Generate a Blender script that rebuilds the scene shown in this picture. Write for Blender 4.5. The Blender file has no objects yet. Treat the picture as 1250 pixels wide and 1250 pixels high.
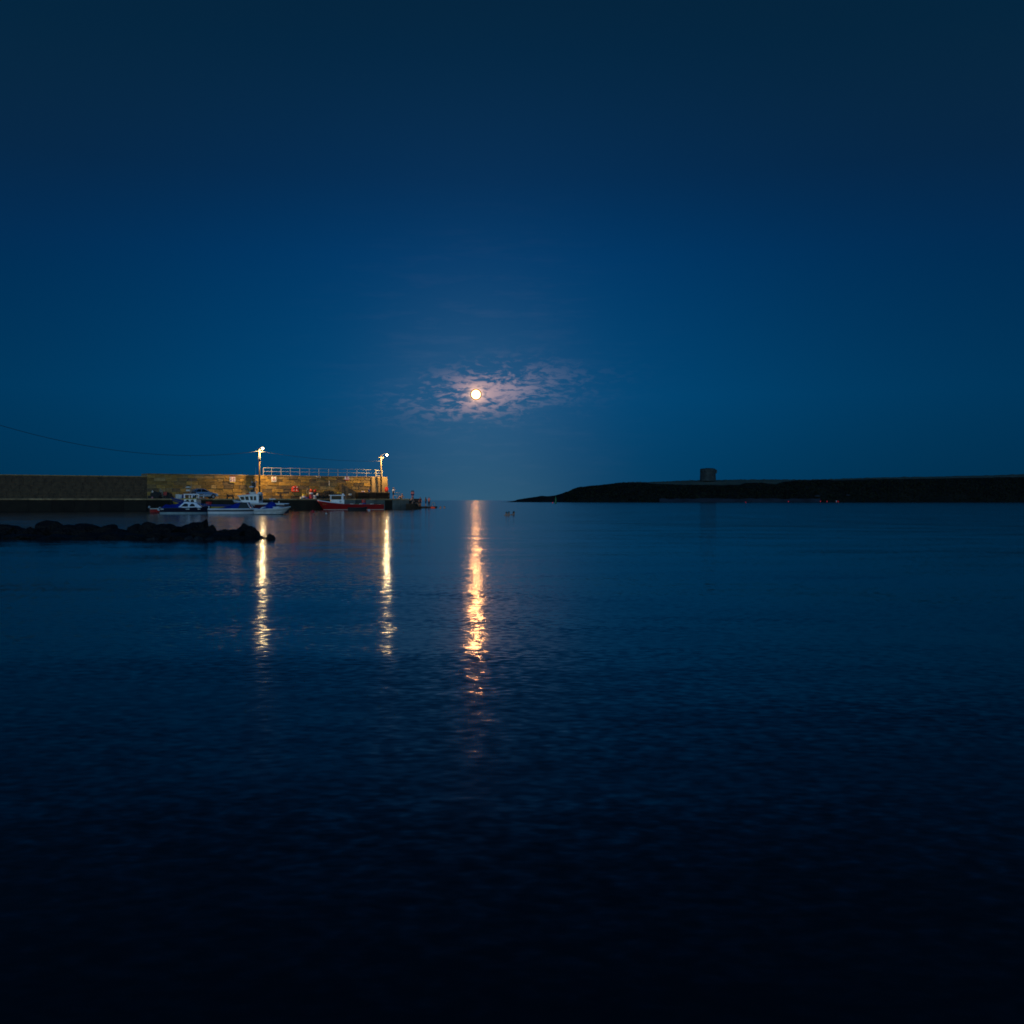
import bpy, bmesh, math, random
from mathutils import Vector, Matrix, noise as mnoise
random.seed(7)
sc = bpy.context.scene
COL = sc.collection

# ------------------------------------------------------------------ camera
F = 1250.0            # focal length in photograph pixels (photo frame 1250 px wide)
CX, HY = 621.5, 610.8 # optical axis column, horizon row
CAMZ = 1.38
cam_data = bpy.data.cameras.new("camera")
cam_data.sensor_fit = 'HORIZONTAL'
cam_data.sensor_width = 36.0
cam_data.lens = 36.0 * F / 1250.0
cam_data.shift_x = (625.0 - CX) / 1250.0
cam_data.shift_y = -(625.0 - HY) / 1250.0
cam_data.clip_start = 0.2
cam_data.clip_end = 60000.0
cam = bpy.data.objects.new("camera", cam_data)
cam.location = (0, 0, CAMZ)
cam.rotation_euler = (math.pi / 2, 0, 0)
COL.objects.link(cam)
sc.camera = cam

def W(px, py, d):
    """photograph pixel at depth d -> world point"""
    return Vector(((px - CX) / F * d, d, CAMZ + (HY - py) / F * d))
def GX(px, d): return (px - CX) / F * d
def SZ(py, d): return CAMZ + (HY - py) / F * d
def WD(py): return CAMZ * F / (py - HY)      # depth of the water surface at row py

# ------------------------------------------------------------------ output
sc.render.engine = 'CYCLES'
sc.cycles.use_denoising = True
sc.cycles.adaptive_threshold = 0.004
try: sc.cycles.denoiser = 'OPENIMAGEDENOISE'
except Exception: pass
sc.cycles.filter_width = 1.7
sc.cycles.max_bounces = 6
sc.cycles.sample_clamp_indirect = 4.0
sc.view_settings.view_transform = 'Standard'
sc.view_settings.look = 'None'
sc.view_settings.exposure = 0.0
sc.view_settings.gamma = 1.0
sc.view_settings.use_curve_mapping = False

# ------------------------------------------------------------------ node helpers
class NT:
    def __init__(s, tree): s.t = tree; s.n = tree.nodes; s.l = tree.links
    def new(s, kind, **kw):
        n = s.n.new(kind)
        for k, v in kw.items(): setattr(n, k, v)
        return n
    def put(s, sock, v):
        if v is None: return
        if hasattr(v, 'is_linked') or isinstance(v, bpy.types.NodeSocket): s.l.new(v, sock)
        else: sock.default_value = v
    def m(s, op, a, b=None, c=None, clamp=False):
        n = s.new('ShaderNodeMath', operation=op); n.use_clamp = clamp
        for i, v in enumerate((a, b, c)): s.put(n.inputs[i], v)
        return n.outputs[0]
    def vm(s, op, a, b=None, c=None, scale=None):
        n = s.new('ShaderNodeVectorMath', operation=op)
        for i, v in enumerate((a, b, c)):
            if v is not None: s.put(n.inputs[i], v)
        if scale is not None: s.put(n.inputs['Scale'], scale)
        return n.outputs['Value'] if op in ('DOT_PRODUCT', 'LENGTH', 'DISTANCE') else n.outputs['Vector']
    def noise(s, vec, scale, detail=2.0, rough=0.5, dist=0.0):
        n = s.new('ShaderNodeTexNoise'); s.put(n.inputs['Vector'], vec)
        n.inputs['Scale'].default_value = scale; n.inputs['Detail'].default_value = detail
        n.inputs['Roughness'].default_value = rough; n.inputs['Distortion'].default_value = dist
        return n
    def ramp(s, fac, stops, interp='LINEAR'):
        n = s.new('ShaderNodeValToRGB'); s.put(n.inputs[0], fac); r = n.color_ramp; r.interpolation = interp
        while len(r.elements) > 1: r.elements.remove(r.elements[-1])
        r.elements[0].position = stops[0][0]; r.elements[0].color = tuple(stops[0][1]) + (1,)
        for p, c in stops[1:]:
            e = r.elements.new(p); e.color = tuple(c) + (1,)
        return n.outputs[0]
    def mix(s, fac, a, b):
        n = s.new('ShaderNodeMix', data_type='RGBA'); s.put(n.inputs[0], fac)
        for i, v in ((6, a), (7, b)):
            if isinstance(v, (tuple, list)) and len(v) == 3: v = tuple(v) + (1,)
            s.put(n.inputs[i], v)
        return n.outputs[2]
    def xyz(s, vec):
        n = s.new('ShaderNodeSeparateXYZ'); s.put(n.inputs[0], vec); return n.outputs
    def comb(s, x=0.0, y=0.0, z=0.0):
        n = s.new('ShaderNodeCombineXYZ')
        for i, v in enumerate((x, y, z)): s.put(n.inputs[i], v)
        return n.outputs[0]

# ------------------------------------------------------------------ sky and moon direction
MOON_PX, MOON_PY = 581.0, 481.5
mdir = Vector(((MOON_PX - CX) / F, 1.0, (HY - MOON_PY) / F)).normalized()

world = bpy.data.worlds.new("World"); sc.world = world; world.use_nodes = True
N = NT(world.node_tree); bg = N.n['Background']
sky = N.new('ShaderNodeTexSky', sky_type='NISHITA'); sky.sun_disc = False
sky.sun_elevation = math.radians(-5.6); sky.sun_rotation = math.radians(180.0)   # the sun has set behind the viewer
sky.ozone_density = 1.2; sky.dust_density = 0.6
tc = N.new('ShaderNodeTexCoord').outputs['Generated']
d = N.vm('NORMALIZE', tc)
dx, dy, dz = N.xyz(d)
elev = N.m('MAXIMUM', dz, 0.0)
cosm = N.vm('DOT_PRODUCT', d, tuple(mdir))
theta = N.m('ARCCOSINE', N.m('MINIMUM', cosm, 1.0))                 # angle from the moon
base = N.ramp(elev, [(0.0, (0.0004, 0.040, 0.106)), (0.10, (0.0002, 0.052, 0.148)), (0.23, (0.0002, 0.036, 0.122)),
                     (0.30, (0.0002, 0.025, 0.088)), (0.45, (0.0002, 0.012, 0.048)), (1.0, (0.0003, 0.006, 0.025))])
def gauss(x, w): 
    q = N.m('DIVIDE', x, w); return N.m('EXPONENT', N.m('MULTIPLY', N.m('MULTIPLY', q, q), -1.0))
def expf(x, w): return N.m('EXPONENT', N.m('MULTIPLY', N.m('DIVIDE', x, w), -1.0))
wide = N.m('ADD', 0.62, N.m('MULTIPLY', 0.62, gauss(theta, 0.33)))
skyc = N.vm('SCALE', base, scale=wide)
# moonlit haze low in the air beneath the moon
az = N.m('SUBTRACT', N.m('ARCTAN2', dx, dy), math.atan2(mdir.x, mdir.y))
hz = N.m('MULTIPLY', gauss(az, 0.105), expf(elev, 0.085))
skyc = N.vm('ADD', skyc, N.vm('SCALE', (0.026, 0.048, 0.048), scale=hz))
hz2 = gauss(theta, 0.085)
skyc = N.vm('ADD', skyc, N.vm('SCALE', (0.011, 0.017, 0.020), scale=hz2))
skyc = N.vm('ADD', skyc, N.vm('SCALE', (4.2, 2.3, 1.1), scale=expf(theta, 0.0027)))
# thin broken cloud drifting across the moon, seen only where the moon lights it
cvx = N.m('DIVIDE', dx, N.m('MAXIMUM', dy, 0.05)); cvz = N.m('DIVIDE', dz, N.m('MAXIMUM', dy, 0.05))
cvec = N.comb(cvx, N.m('MULTIPLY', cvz, 2.6), 0.0)
warp = N.noise(cvec, 26.0, 3.0).outputs['Color']
cvec2 = N.vm('ADD', cvec, N.vm('SCALE', N.vm('SUBTRACT', warp, (0.5, 0.5, 0.5)), scale=0.030))
n1 = N.noise(cvec2, 84.0, 6.0, 0.62).outputs['Fac']
n2 = N.noise(cvec, 17.0, 3.0, 0.5).outputs['Fac']
mm = N.m('ADD', N.m('MULTIPLY', n1, 0.72), N.m('MULTIPLY', n2, 0.42))
ex = N.m('DIVIDE', N.m('SUBTRACT', cvx, -0.016), 0.064); 
tilt = N.m('ADD', cvz, N.m('MULTIPLY', cvx, -0.10))
ey = N.m('DIVIDE', N.m('SUBTRACT', tilt, 0.1080), 0.0185)
ell = N.m('EXPONENT', N.m('MULTIPLY', N.m('ADD', N.m('MULTIPLY', ex, ex), N.m('MULTIPLY', ey, ey)), -0.8))
cl = N.new('ShaderNodeMapRange', interpolation_type='SMOOTHSTEP')
N.put(cl.inputs[0], N.m('ADD', mm, N.m('MULTIPLY', ell, 0.085)))
cl.inputs[1].default_value = 0.55; cl.inputs[2].default_value = 0.70
cover = N.m('MULTIPLY', cl.outputs[0], N.m('MULTIPLY', ell, N.m('GREATER_THAN', dy, 0.05)))
lit = N.vm('ADD', N.vm('SCALE', (0.46, 0.21, 0.11), scale=expf(theta, 0.036)), (0.056, 0.048, 0.050))
skyc = N.vm('ADD', skyc, N.vm('SCALE', lit, scale=N.m('MULTIPLY', cover, 1.1)))
wisp = N.m('MULTIPLY', N.m('MAXIMUM', N.m('SUBTRACT', N.noise(N.vm('MULTIPLY', cvec, (1.0, 2.2, 1.0)), 15.0, 5.0, 0.6).outputs['Fac'], 0.5), 0.0), N.m('MULTIPLY', gauss(theta, 0.11), N.m('GREATER_THAN', dy, 0.05)))
skyc = N.vm('ADD', skyc, N.vm('SCALE', (0.050, 0.042, 0.046), scale=wisp))
tintd = N.ramp(elev, [(0.0, (0.50, 0.84, 1.0)), (0.14, (0.38, 0.74, 1.0)), (0.26, (0.10, 0.44, 0.85)), (0.40, (0.03, 0.32, 0.75)), (1.0, (0.03, 0.30, 0.75))])
dusk = N.vm('MULTIPLY', N.vm('SCALE', sky.outputs[0], scale=46.0), tintd)
tot = N.vm('ADD', skyc, dusk)
N.put(bg.inputs[0], tot); bg.inputs[1].default_value = 1.0

# ------------------------------------------------------------------ moonlight (the one sun lamp)
sun = bpy.data.lights.new("moonlight", 'SUN'); sun.energy = 0.0008; sun.angle = math.radians(1.2)
sun.color = (1.0, 0.50, 0.19)
sun_o = bpy.data.objects.new("moonlight", sun); COL.objects.link(sun_o)
sun_o.rotation_euler = mdir.to_track_quat('Z', 'Y').to_euler()

# ------------------------------------------------------------------ object helpers
def tag(o, label=None, cat=None, group=None, kind=None):
    if label: o['label'] = label
    if cat: o['category'] = cat
    if group: o['group'] = group
    if kind: o['kind'] = kind
    return o
def empty(name, loc=(0, 0, 0), rz=0.0, label=None, cat=None, group=None, parent=None):
    o = bpy.data.objects.new(name, None); COL.objects.link(o); o.empty_display_size = 0.2
    o.location = loc; o.rotation_euler = (0, 0, rz)
    if parent: o.parent = parent
    return tag(o, label, cat, group)

class MB:
    """collects simple shapes; build() links them as one mesh object"""
    def __init__(s): s.v = []; s.f = []
    def add(s, vs, fs):
        k = len(s.v); s.v += [tuple(p) for p in vs]; s.f += [tuple(i + k for i in f) for f in fs]; return s
    def box(s, c, size, rz=0.0, ry=0.0, rx=0.0, taper=1.0):
        hx, hy, hz = (q / 2 for q in size)
        R = Matrix.Rotation(rz, 3, 'Z') @ Matrix.Rotation(ry, 3, 'Y') @ Matrix.Rotation(rx, 3, 'X')
        vs = []
        for z in (-1, 1):
            k = taper if z > 0 else 1.0
            for x, y in ((-1, -1), (1, -1), (1, 1), (-1, 1)):
                vs.append(Vector(c) + R @ Vector((x * hx * k, y * hy * k, z * hz)))
        return s.add(vs, [(3, 2, 1, 0), (4, 5, 6, 7), (0, 1, 5, 4), (1, 2, 6, 5), (2, 3, 7, 6), (3, 0, 4, 7)])
    def b2(s, x0, x1, y0, y1, z0, z1): return s.box(((x0 + x1) / 2, (y0 + y1) / 2, (z0 + z1) / 2), (x1 - x0, y1 - y0, z1 - z0))
    def prism(s, pts, off):
        """polygon pts (3D list) extruded by vector off"""
        n = len(pts); off = Vector(off)
        vs = [Vector(p) for p in pts] + [Vector(p) + off for p in pts]
        fs = [tuple(range(n - 1, -1, -1)), tuple(range(n, 2 * n))] + [(i, (i + 1) % n, n + (i + 1) % n, n + i) for i in range(n)]
        return s.add(vs, fs)
    def tube(s, path, r, n=8, caps=True):
        path = [Vector(p) for p in path]; rs = r if isinstance(r, (list, tuple)) else [r] * len(path)
        vs = []; fs = []; up = None
        for i, p in enumerate(path):
            t = (path[min(i + 1, len(path) - 1)] - path[max(i - 1, 0)]).normalized()
            if up is None: up = Vector((0, 0, 1)) if abs(t.z) < 0.9 else Vector((1, 0, 0))
            a = t.cross(up)
            if a.length < 1e-4: a = t.cross(Vector((0, 1, 0)))
            a.normalize(); b = a.cross(t).normalized(); up = b
            for k in range(n):
                q = 2 * math.pi * k / n
                vs.append(p + (a * math.cos(q) + b * math.sin(q)) * rs[i])
        for i in range(len(path) - 1):
            for k in range(n):
                fs.append((i * n + k, i * n + (k + 1) % n, (i + 1) * n + (k + 1) % n, (i + 1) * n + k))
        if caps:
            fs.append(tuple(range(n - 1, -1, -1))); fs.append(tuple((len(path) - 1) * n + k for k in range(n)))
        return s.add(vs, fs)
    def lathe(s, prof, c=(0, 0, 0), n=16, sx=1.0, sy=1.0):
        vs = []; fs = []
        for r, z in prof:
            for k in range(n):
                q = 2 * math.pi * k / n
                vs.append((c[0] + r * sx * math.cos(q), c[1] + r * sy * math.sin(q), c[2] + z))
        for i in range(len(prof) - 1):
            for k in range(n): fs.append((i * n + k, i * n + (k + 1) % n, (i + 1) * n + (k + 1) % n, (i + 1) * n + k))
        fs.append(tuple(range(n - 1, -1, -1))); fs.append(tuple((len(prof) - 1) * n + k for k in range(n)))
        return s.add(vs, fs)
    def ball(s, c, r, n=12, m=8, sz=1.0, sx=1.0, sy=1.0):
        prof = [(max(0.001, r * math.sin(math.pi * i / m)), -r * sz * math.cos(math.pi * i / m)) for i in range(m + 1)]
        return s.lathe(prof, c, n, sx, sy)
    def torus(s, c, R_, r, axis='Z', n=20, m=8, a0=0.0, a1=2 * math.pi):
        path = []; full = abs(a1 - a0 - 2 * math.pi) < 1e-6; k = n + 1
        for i in range(k):
            q = a0 + (a1 - a0) * i / n
            u, w = R_ * math.cos(q), R_ * math.sin(q)
            path.append(Vector(c) + (Vector((u, w, 0)) if axis == 'Z' else Vector((u, 0, w)) if axis == 'Y' else Vector((0, u, w))))
        return s.tube(path, r, m, caps=not full)
    def grid(s, rows, flip=False):
        n = len(rows[0]); vs = [p for r in rows for p in r]; fs = []
        for i in range(len(rows) - 1):
            for k in range(n - 1):
                q = (i * n + k, i * n + k + 1, (i + 1) * n + k + 1, (i + 1) * n + k)
                fs.append(q[::-1] if flip else q)
        return s.add(vs, fs)
    def mesh(s, name):
        me = bpy.data.meshes.new(name); me.from_pydata(s.v, [], s.f); me.update(); return me
    def build(s, name, mat, parent=None, smooth=False, bevel=0.0, loc=None, rz=None, fix=True):
        me = s.mesh(name)
        if fix:
            bm = bmesh.new(); bm.from_mesh(me); bmesh.ops.recalc_face_normals(bm, faces=bm.faces); bm.to_mesh(me); bm.free()
        me.materials.append(mat)
        if smooth:
            for p in me.polygons: p.use_smooth = True
        o = bpy.data.objects.new(name, me); COL.objects.link(o)
        if parent: o.parent = parent
        if loc is not None: o.location = loc
        if rz is not None: o.rotation_euler = (0, 0, rz)
        if bevel:
            b = o.modifiers.new('bevel', 'BEVEL'); b.width = bevel; b.segments = 2; b.limit_method = 'ANGLE'
        return o

MATS = {}
def mat(name, col, rough=0.6, metal=0.0, var=0.25, scale=4.0, col2=None, bump=0.0, bscale=None, emit=None, estr=0.0, per_obj=0.0, spec=0.5, coat=0.0):
    if name in MATS: return MATS[name]
    m = bpy.data.materials.new(name); m.use_nodes = True; n = NT(m.node_tree); p = n.n['Principled BSDF']
    co = n.new('ShaderNodeTexCoord').outputs['Object']
    if col2 is None: col2 = tuple(c * (1 - var) for c in col)
    nz = n.noise(co, scale, 5.0, 0.6)
    f = n.new('ShaderNodeMapRange'); n.put(f.inputs[0], nz.outputs['Fac']); f.inputs[1].default_value = 0.35; f.inputs[2].default_value = 0.68
    c = n.mix(f.outputs[0], col, col2)
    if per_obj:
        oi = n.new('ShaderNodeObjectInfo').outputs['Random']
        k = n.m('ADD', 1.0 - per_obj, n.m('MULTIPLY', oi, 2 * per_obj))
        c = n.vm('SCALE', c, scale=k)
    n.put(p.inputs['Base Color'], c)
    n.put(p.inputs['Roughness'], n.m('ADD', rough - 0.06, n.m('MULTIPLY', nz.outputs['Fac'], 0.12), clamp=True))
    p.inputs['Metallic'].default_value = metal
    p.inputs['Specular IOR Level'].default_value = spec
    if coat: p.inputs['Coat Weight'].default_value = coat
    if bump:
        b = n.new('ShaderNodeBump'); b.inputs['Strength'].default_value = 1.0; b.inputs['Distance'].default_value = bump
        n.put(b.inputs['Height'], n.noise(co, bscale or scale * 3, 5.0, 0.65).outputs['Fac']); n.put(p.inputs['Normal'], b.outputs[0])
    if emit: p.inputs['Emission Color'].default_value = tuple(emit) + (1,); p.inputs['Emission Strength'].default_value = estr
    MATS[name] = m; return m

# ------------------------------------------------------------------ water
def water_material():
    m = bpy.data.materials.new("harbour water"); m.use_nodes = True; n = NT(m.node_tree); p = n.n['Principled BSDF']
    pos = n.new('ShaderNodeNewGeometry').outputs['Position']
    flat = n.vm('MULTIPLY', pos, (1.0, 1.0, 0.0))
    def slopes(scale, k, det=2.0, stretch=1.0):
        v = n.vm('MULTIPLY', flat, (stretch, 1.0, 1.0))
        c = n.noise(v, scale, det, 0.5).outputs['Color']
        return n.vm('SCALE', n.vm('SUBTRACT', c, (0.5, 0.5, 0.5)), scale=k)
    amp = n.new('ShaderNodeMapRange'); n.put(amp.inputs[0], n.noise(n.vm('MULTIPLY', flat, (0.22, 1.0, 1.0)), 0.42, 3.0).outputs['Fac'])
    amp.inputs[1].default_value = 0.38; amp.inputs[2].default_value = 0.60; amp.inputs[3].default_value = 0.60; amp.inputs[4].default_value = 1.15
    s = n.vm('ADD', slopes(16.0, 0.158, 1.0, 0.7), slopes(1.6, 0.050, 1.0, 0.30))
    s = n.vm('ADD', s, n.vm('MULTIPLY', slopes(0.30, 0.075, 2.0, 0.5), (0.5, 1.0, 1.0)))
    s = n.vm('SCALE', s, scale=amp.outputs[0])
    nrm = n.vm('NORMALIZE', n.vm('ADD', n.vm('MULTIPLY', s, (1.0, 1.0, 0.0)), (0, 0, 1)))
    p.inputs['Base Color'].default_value = (0.0006, 0.006, 0.010, 1)
    p.inputs['Roughness'].default_value = 0.105
    p.inputs['IOR'].default_value = 1.19
    n.put(p.inputs['Normal'], nrm)
    return m
me = bpy.data.meshes.new("sea")
S = 45000.0
me.from_pydata([(-S, -40, 0), (S, -40, 0), (S, S, 0), (-S, S, 0)], [], [(0, 1, 2, 3)])
me.materials.append(water_material())
sea = bpy.data.objects.new("water", me); COL.objects.link(sea)
tag(sea, "dark blue calm harbour water with moonlight glitter", "water", kind="structure")

# ------------------------------------------------------------------ moon
MD = 30000.0
MR = MD * math.radians(0.31)
mb = MB(); mb.ball((0, 0, 0), MR, 32, 20)
mm_ = bpy.data.materials.new("moon"); mm_.use_nodes = True; n_ = NT(mm_.node_tree); n_.n.remove(n_.n['Principled BSDF'])
em = n_.new('ShaderNodeEmission'); oc_ = n_.new('ShaderNodeTexCoord').outputs['Object']
mare = n_.noise(oc_, 0.012, 4.0).outputs['Fac']
n_.put(em.inputs['Color'], n_.mix(mare, (1.0, 0.46, 0.16), (1.0, 0.40, 0.13)))
# sunlit full face: brightest at the middle, falling off towards the limb
lit_ = n_.m('MAXIMUM', n_.m('DIVIDE', n_.vm('DOT_PRODUCT', oc_, tuple(-mdir)), MR), 0.0)
n_.put(em.inputs['Strength'], n_.m('MULTIPLY', n_.m('POWER', lit_, 8.0), 245.0))
n_.l.new(em.outputs[0], n_.n['Material Output'].inputs[0])
moon = mb.build("moon", mm_, smooth=True)
moon.location = Vector((0, 0, CAMZ)) + mdir * MD
tag(moon, "full bright moon low in the blue sky behind thin cloud", "moon")

# ================================================================== pier frame
PA = Vector((-50.9, 144.0)); PC = Vector((-19.7, 165.0))
PL = (PC - PA).length; UX = (PC - PA) / PL; VX = Vector((UX.y, -UX.x))   # UX along the pier to the sea, VX towards the harbour
PHI = math.atan2(UX.y, UX.x)
DECK = 1.62; WALLTOP = 5.16; QW = 5.5
def PU(px, v=0.0):
    k = (px - CX) / F
    return (k * (PA.y + v * VX.y) - PA.x - v * VX.x) / (UX.x - k * UX.y)
def PW(u, v=0.0, z=0.0):
    p = PA + UX * u + VX * v; return Vector((p.x, p.y, z))
def Q(px, v, z=DECK):
    return PW(PU(px, v), v, z)
def row_z(py, p): return CAMZ + (HY - py) / F * p.y

# ------------------------------------------------------------------ materials
M = {}
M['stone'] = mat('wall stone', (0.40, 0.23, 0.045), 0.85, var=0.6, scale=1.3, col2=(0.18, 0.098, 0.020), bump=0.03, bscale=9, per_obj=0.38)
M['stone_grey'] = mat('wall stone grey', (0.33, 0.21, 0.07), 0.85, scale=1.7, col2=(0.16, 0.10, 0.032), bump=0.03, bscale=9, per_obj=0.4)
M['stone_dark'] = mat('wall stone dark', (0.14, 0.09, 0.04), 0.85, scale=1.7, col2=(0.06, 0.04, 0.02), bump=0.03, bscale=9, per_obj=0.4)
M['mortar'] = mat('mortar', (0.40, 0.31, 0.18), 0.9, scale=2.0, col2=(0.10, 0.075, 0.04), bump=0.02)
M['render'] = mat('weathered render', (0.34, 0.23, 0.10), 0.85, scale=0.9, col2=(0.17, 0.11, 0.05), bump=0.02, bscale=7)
M['concrete'] = mat('quay concrete', (0.22, 0.20, 0.16), 0.8, scale=0.8, col2=(0.10, 0.09, 0.07), bump=0.01, bscale=10, per_obj=0.25)
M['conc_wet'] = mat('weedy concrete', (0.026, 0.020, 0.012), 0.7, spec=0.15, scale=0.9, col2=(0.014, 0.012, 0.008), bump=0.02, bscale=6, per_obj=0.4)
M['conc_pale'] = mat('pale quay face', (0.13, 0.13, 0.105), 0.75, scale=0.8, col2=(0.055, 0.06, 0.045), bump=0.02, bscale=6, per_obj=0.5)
M['edge'] = mat('quay edging', (0.42, 0.27, 0.12), 0.8, scale=1.2, col2=(0.22, 0.14, 0.06), bump=0.01, per_obj=0.3)
M['galv'] = mat('galvanised rail', (0.34, 0.31, 0.26), 0.65, 0.15, scale=6, var=0.3)
M['wood'] = mat('timber pole', (0.12, 0.08, 0.035), 0.8, scale=3, col2=(0.07, 0.045, 0.02), bump=0.01)
M['black'] = mat('black rubber', (0.012, 0.012, 0.013), 0.6, scale=5)
M['dark'] = mat('dark iron', (0.03, 0.028, 0.026), 0.6, 0.3, scale=6, col2=(0.05, 0.03, 0.02))
M['grey'] = mat('grey metal', (0.25, 0.26, 0.27), 0.45, 0.4, scale=6)
M['white'] = mat('white gelcoat', (0.72, 0.74, 0.74), 0.3, scale=1.5, var=0.18, coat=0.2)
M['white2'] = mat('weathered white paint', (0.62, 0.63, 0.60), 0.5, scale=2.5, col2=(0.40, 0.40, 0.37))
M['offwhite'] = mat('cream plastic', (0.66, 0.60, 0.48), 0.5, scale=4, var=0.2)
M['navy'] = mat('navy hull paint', (0.010, 0.014, 0.030), 0.3, scale=2, coat=0.3)
M['blue'] = mat('blue canvas', (0.005, 0.034, 0.28), 0.85, spec=0.1, scale=1.6, col2=(0.003, 0.014, 0.13), bump=0.012, bscale=7)
M['bluep'] = mat('blue paint', (0.015, 0.04, 0.20), 0.5, scale=3)
M['pale'] = mat('pale blue boot paint', (0.30, 0.40, 0.42), 0.4, scale=2, var=0.35)
M['yellow'] = mat('yellow hull paint', (0.50, 0.34, 0.025), 0.5, scale=2, var=0.35)
M['red'] = mat('red hull paint', (0.40, 0.010, 0.010), 0.4, scale=2.2, col2=(0.25, 0.008, 0.008), coat=0.15)
M['dkred'] = mat('dark red hull paint', (0.075, 0.008, 0.012), 0.45, scale=2.2)
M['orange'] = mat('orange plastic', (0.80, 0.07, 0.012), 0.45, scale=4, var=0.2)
M['hotred'] = mat('red plastic', (0.55, 0.012, 0.010), 0.4, scale=4, var=0.2)
M['teal'] = mat('teal antifoul', (0.02, 0.07, 0.10), 0.5, scale=3)
M['deck'] = mat('boat deck', (0.30, 0.28, 0.24), 0.7, scale=5, var=0.4)
M['rope'] = mat('rope', (0.28, 0.24, 0.16), 0.9, scale=20)
M['net'] = mat('tarred netting', (0.035, 0.030, 0.022), 0.9, scale=14, col2=(0.012, 0.012, 0.010), bump=0.02, bscale=30)
M['skin'] = mat('skin', (0.50, 0.26, 0.16), 0.6, scale=6, var=0.1)
M['hair'] = mat('dark hair', (0.02, 0.014, 0.010), 0.7, scale=20)
M['hairf'] = mat('fair hair', (0.28, 0.14, 0.05), 0.7, scale=20)
M['tee'] = mat('white cotton', (0.75, 0.78, 0.78), 0.8, scale=6, var=0.12)
M['cloth'] = mat('dark cloth', (0.018, 0.018, 0.024), 0.85, scale=6)
M['cnavy'] = mat('navy cloth', (0.015, 0.022, 0.10), 0.85, scale=6)
M['cpink'] = mat('pink cloth', (0.55, 0.20, 0.20), 0.85, scale=6)
M['cbrown'] = mat('maroon cloth', (0.10, 0.02, 0.025), 0.85, scale=6)
M['cteal'] = mat('turquoise swim cap', (0.01, 0.07, 0.09), 0.5, scale=6)
M['car'] = mat('silver blue car paint', (0.16, 0.24, 0.32), 0.3, 0.35, scale=1.2, var=0.15, coat=0.5)
M['signw'] = mat('sign white', (0.75, 0.72, 0.66), 0.5, scale=8, var=0.1)
M['signr'] = mat('sign red', (0.55, 0.02, 0.02), 0.5, scale=8, var=0.1)
M['signp'] = mat('sign dark red', (0.16, 0.01, 0.02), 0.5, scale=8, var=0.1)
M['signy'] = mat('sign yellow', (0.62, 0.42, 0.03), 0.5, scale=8, var=0.1)
M['rock'] = mat('wet black rock', (0.009, 0.0075, 0.0055), 0.6, spec=0.15, scale=3.0, col2=(0.006, 0.006, 0.005), bump=0.05, bscale=9)
M['weed'] = mat('rock waterline weed', (0.020, 0.018, 0.010), 0.6, scale=6, col2=(0.007, 0.006, 0.004), bump=0.03)
M['green'] = mat('green buoy paint', (0.010, 0.16, 0.045), 0.5, scale=4)
M['foam'] = mat('pale washed stone', (0.20, 0.20, 0.20), 0.7, scale=1.0, col2=(0.03, 0.03, 0.03))
def glass_mat(name, tint=(0.012, 0.014, 0.016)):
    m = mat(name, tint, 0.22, scale=3); m.node_tree.nodes['Principled BSDF'].inputs['Specular IOR Level'].default_value = 0.12; return m
M['glass'] = glass_mat('dark window glass')
M['bulb'] = mat('lit lamp', (1, 0.9, 0.7), 0.4, emit=(1.0, 0.74, 0.38), estr=25.0)
M['redglow'] = mat('added red glow', (0.8, 0.02, 0.05), 0.4, emit=(1.0, 0.02, 0.06), estr=0.55)  # weak glow added to keep the far red floats bright, no known lamp
M['screen'] = mat('light green screen', (0.05, 0.12, 0.02), 0.4)

# ================================================================== headland and tower
HS = 800.0
sky_pts = [(612, 613.2), (620, 612.6), (629, 611.4), (632, 609.7), (645, 607.6), (657.6, 606.0), (661, 605.4), (668, 605.8), (677, 604.9), (684, 603.0), (692, 600.3), (699, 597.0),
           (705.6, 594.6), (734, 591.8), (757.5, 588.9), (770, 588.2), (782, 588.1), (789, 588.5), (815, 587.4), (840, 586.4), (870, 586.0), (900, 585.4), (935, 585.1), (980, 585.4), (1010, 584.8),
           (1065, 583.0), (1120, 582.0), (1200, 580.5), (1300, 577.0), (1450, 572.0)]
top_pts = [(612, 613.2), (692, 600.6), (705, 595.0), (757, 589.4), (785, 589.0), (800, 590.6), (840, 591.6), (880, 592.0), (903, 591.6), (912, 589.4), (930, 589.0), (946, 591.0), (958, 588.0), (975, 586.2), (990, 586.0),
           (1008, 585.4), (1020, 586.4), (1065, 584.8), (1120, 584.4), (1200, 583.0), (1300, 581.0), (1450, 578.0)]
def interp(pts, x):
    if x <= pts[0][0]: return pts[0][1]
    for (a, b), (c, d_) in zip(pts, pts[1:]):
        if x <= c: return b + (d_ - b) * (x - a) / (c - a)
    return pts[-1][1]
M['cliff'] = mat('dark cliff and scrub', (0.018, 0.020, 0.013), 0.95, scale=0.08, col2=(0.007, 0.008, 0.006), bump=0.6, bscale=0.5, spec=0.1)
M['turf'] = mat('dry hilltop grass', (0.20, 0.17, 0.095), 0.95, scale=0.05, col2=(0.10, 0.10, 0.055), bump=0.3, bscale=0.7, spec=0.1)
M['scrub'] = mat('scrub leaves', (0.016, 0.022, 0.012), 0.9, scale=0.3, col2=(0.008, 0.010, 0.006), spec=0.1)
M['tower'] = mat('tower stone', (0.046, 0.062, 0.058), 0.9, scale=0.35, col2=(0.022, 0.030, 0.030), bump=0.15, bscale=1.6, spec=0.2)
cols = []
x = 612.0
while x < 1450: cols.append(x); x += 1.5 if x < 1080 else 4.0
rows_c, rows_t = [], []
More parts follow.
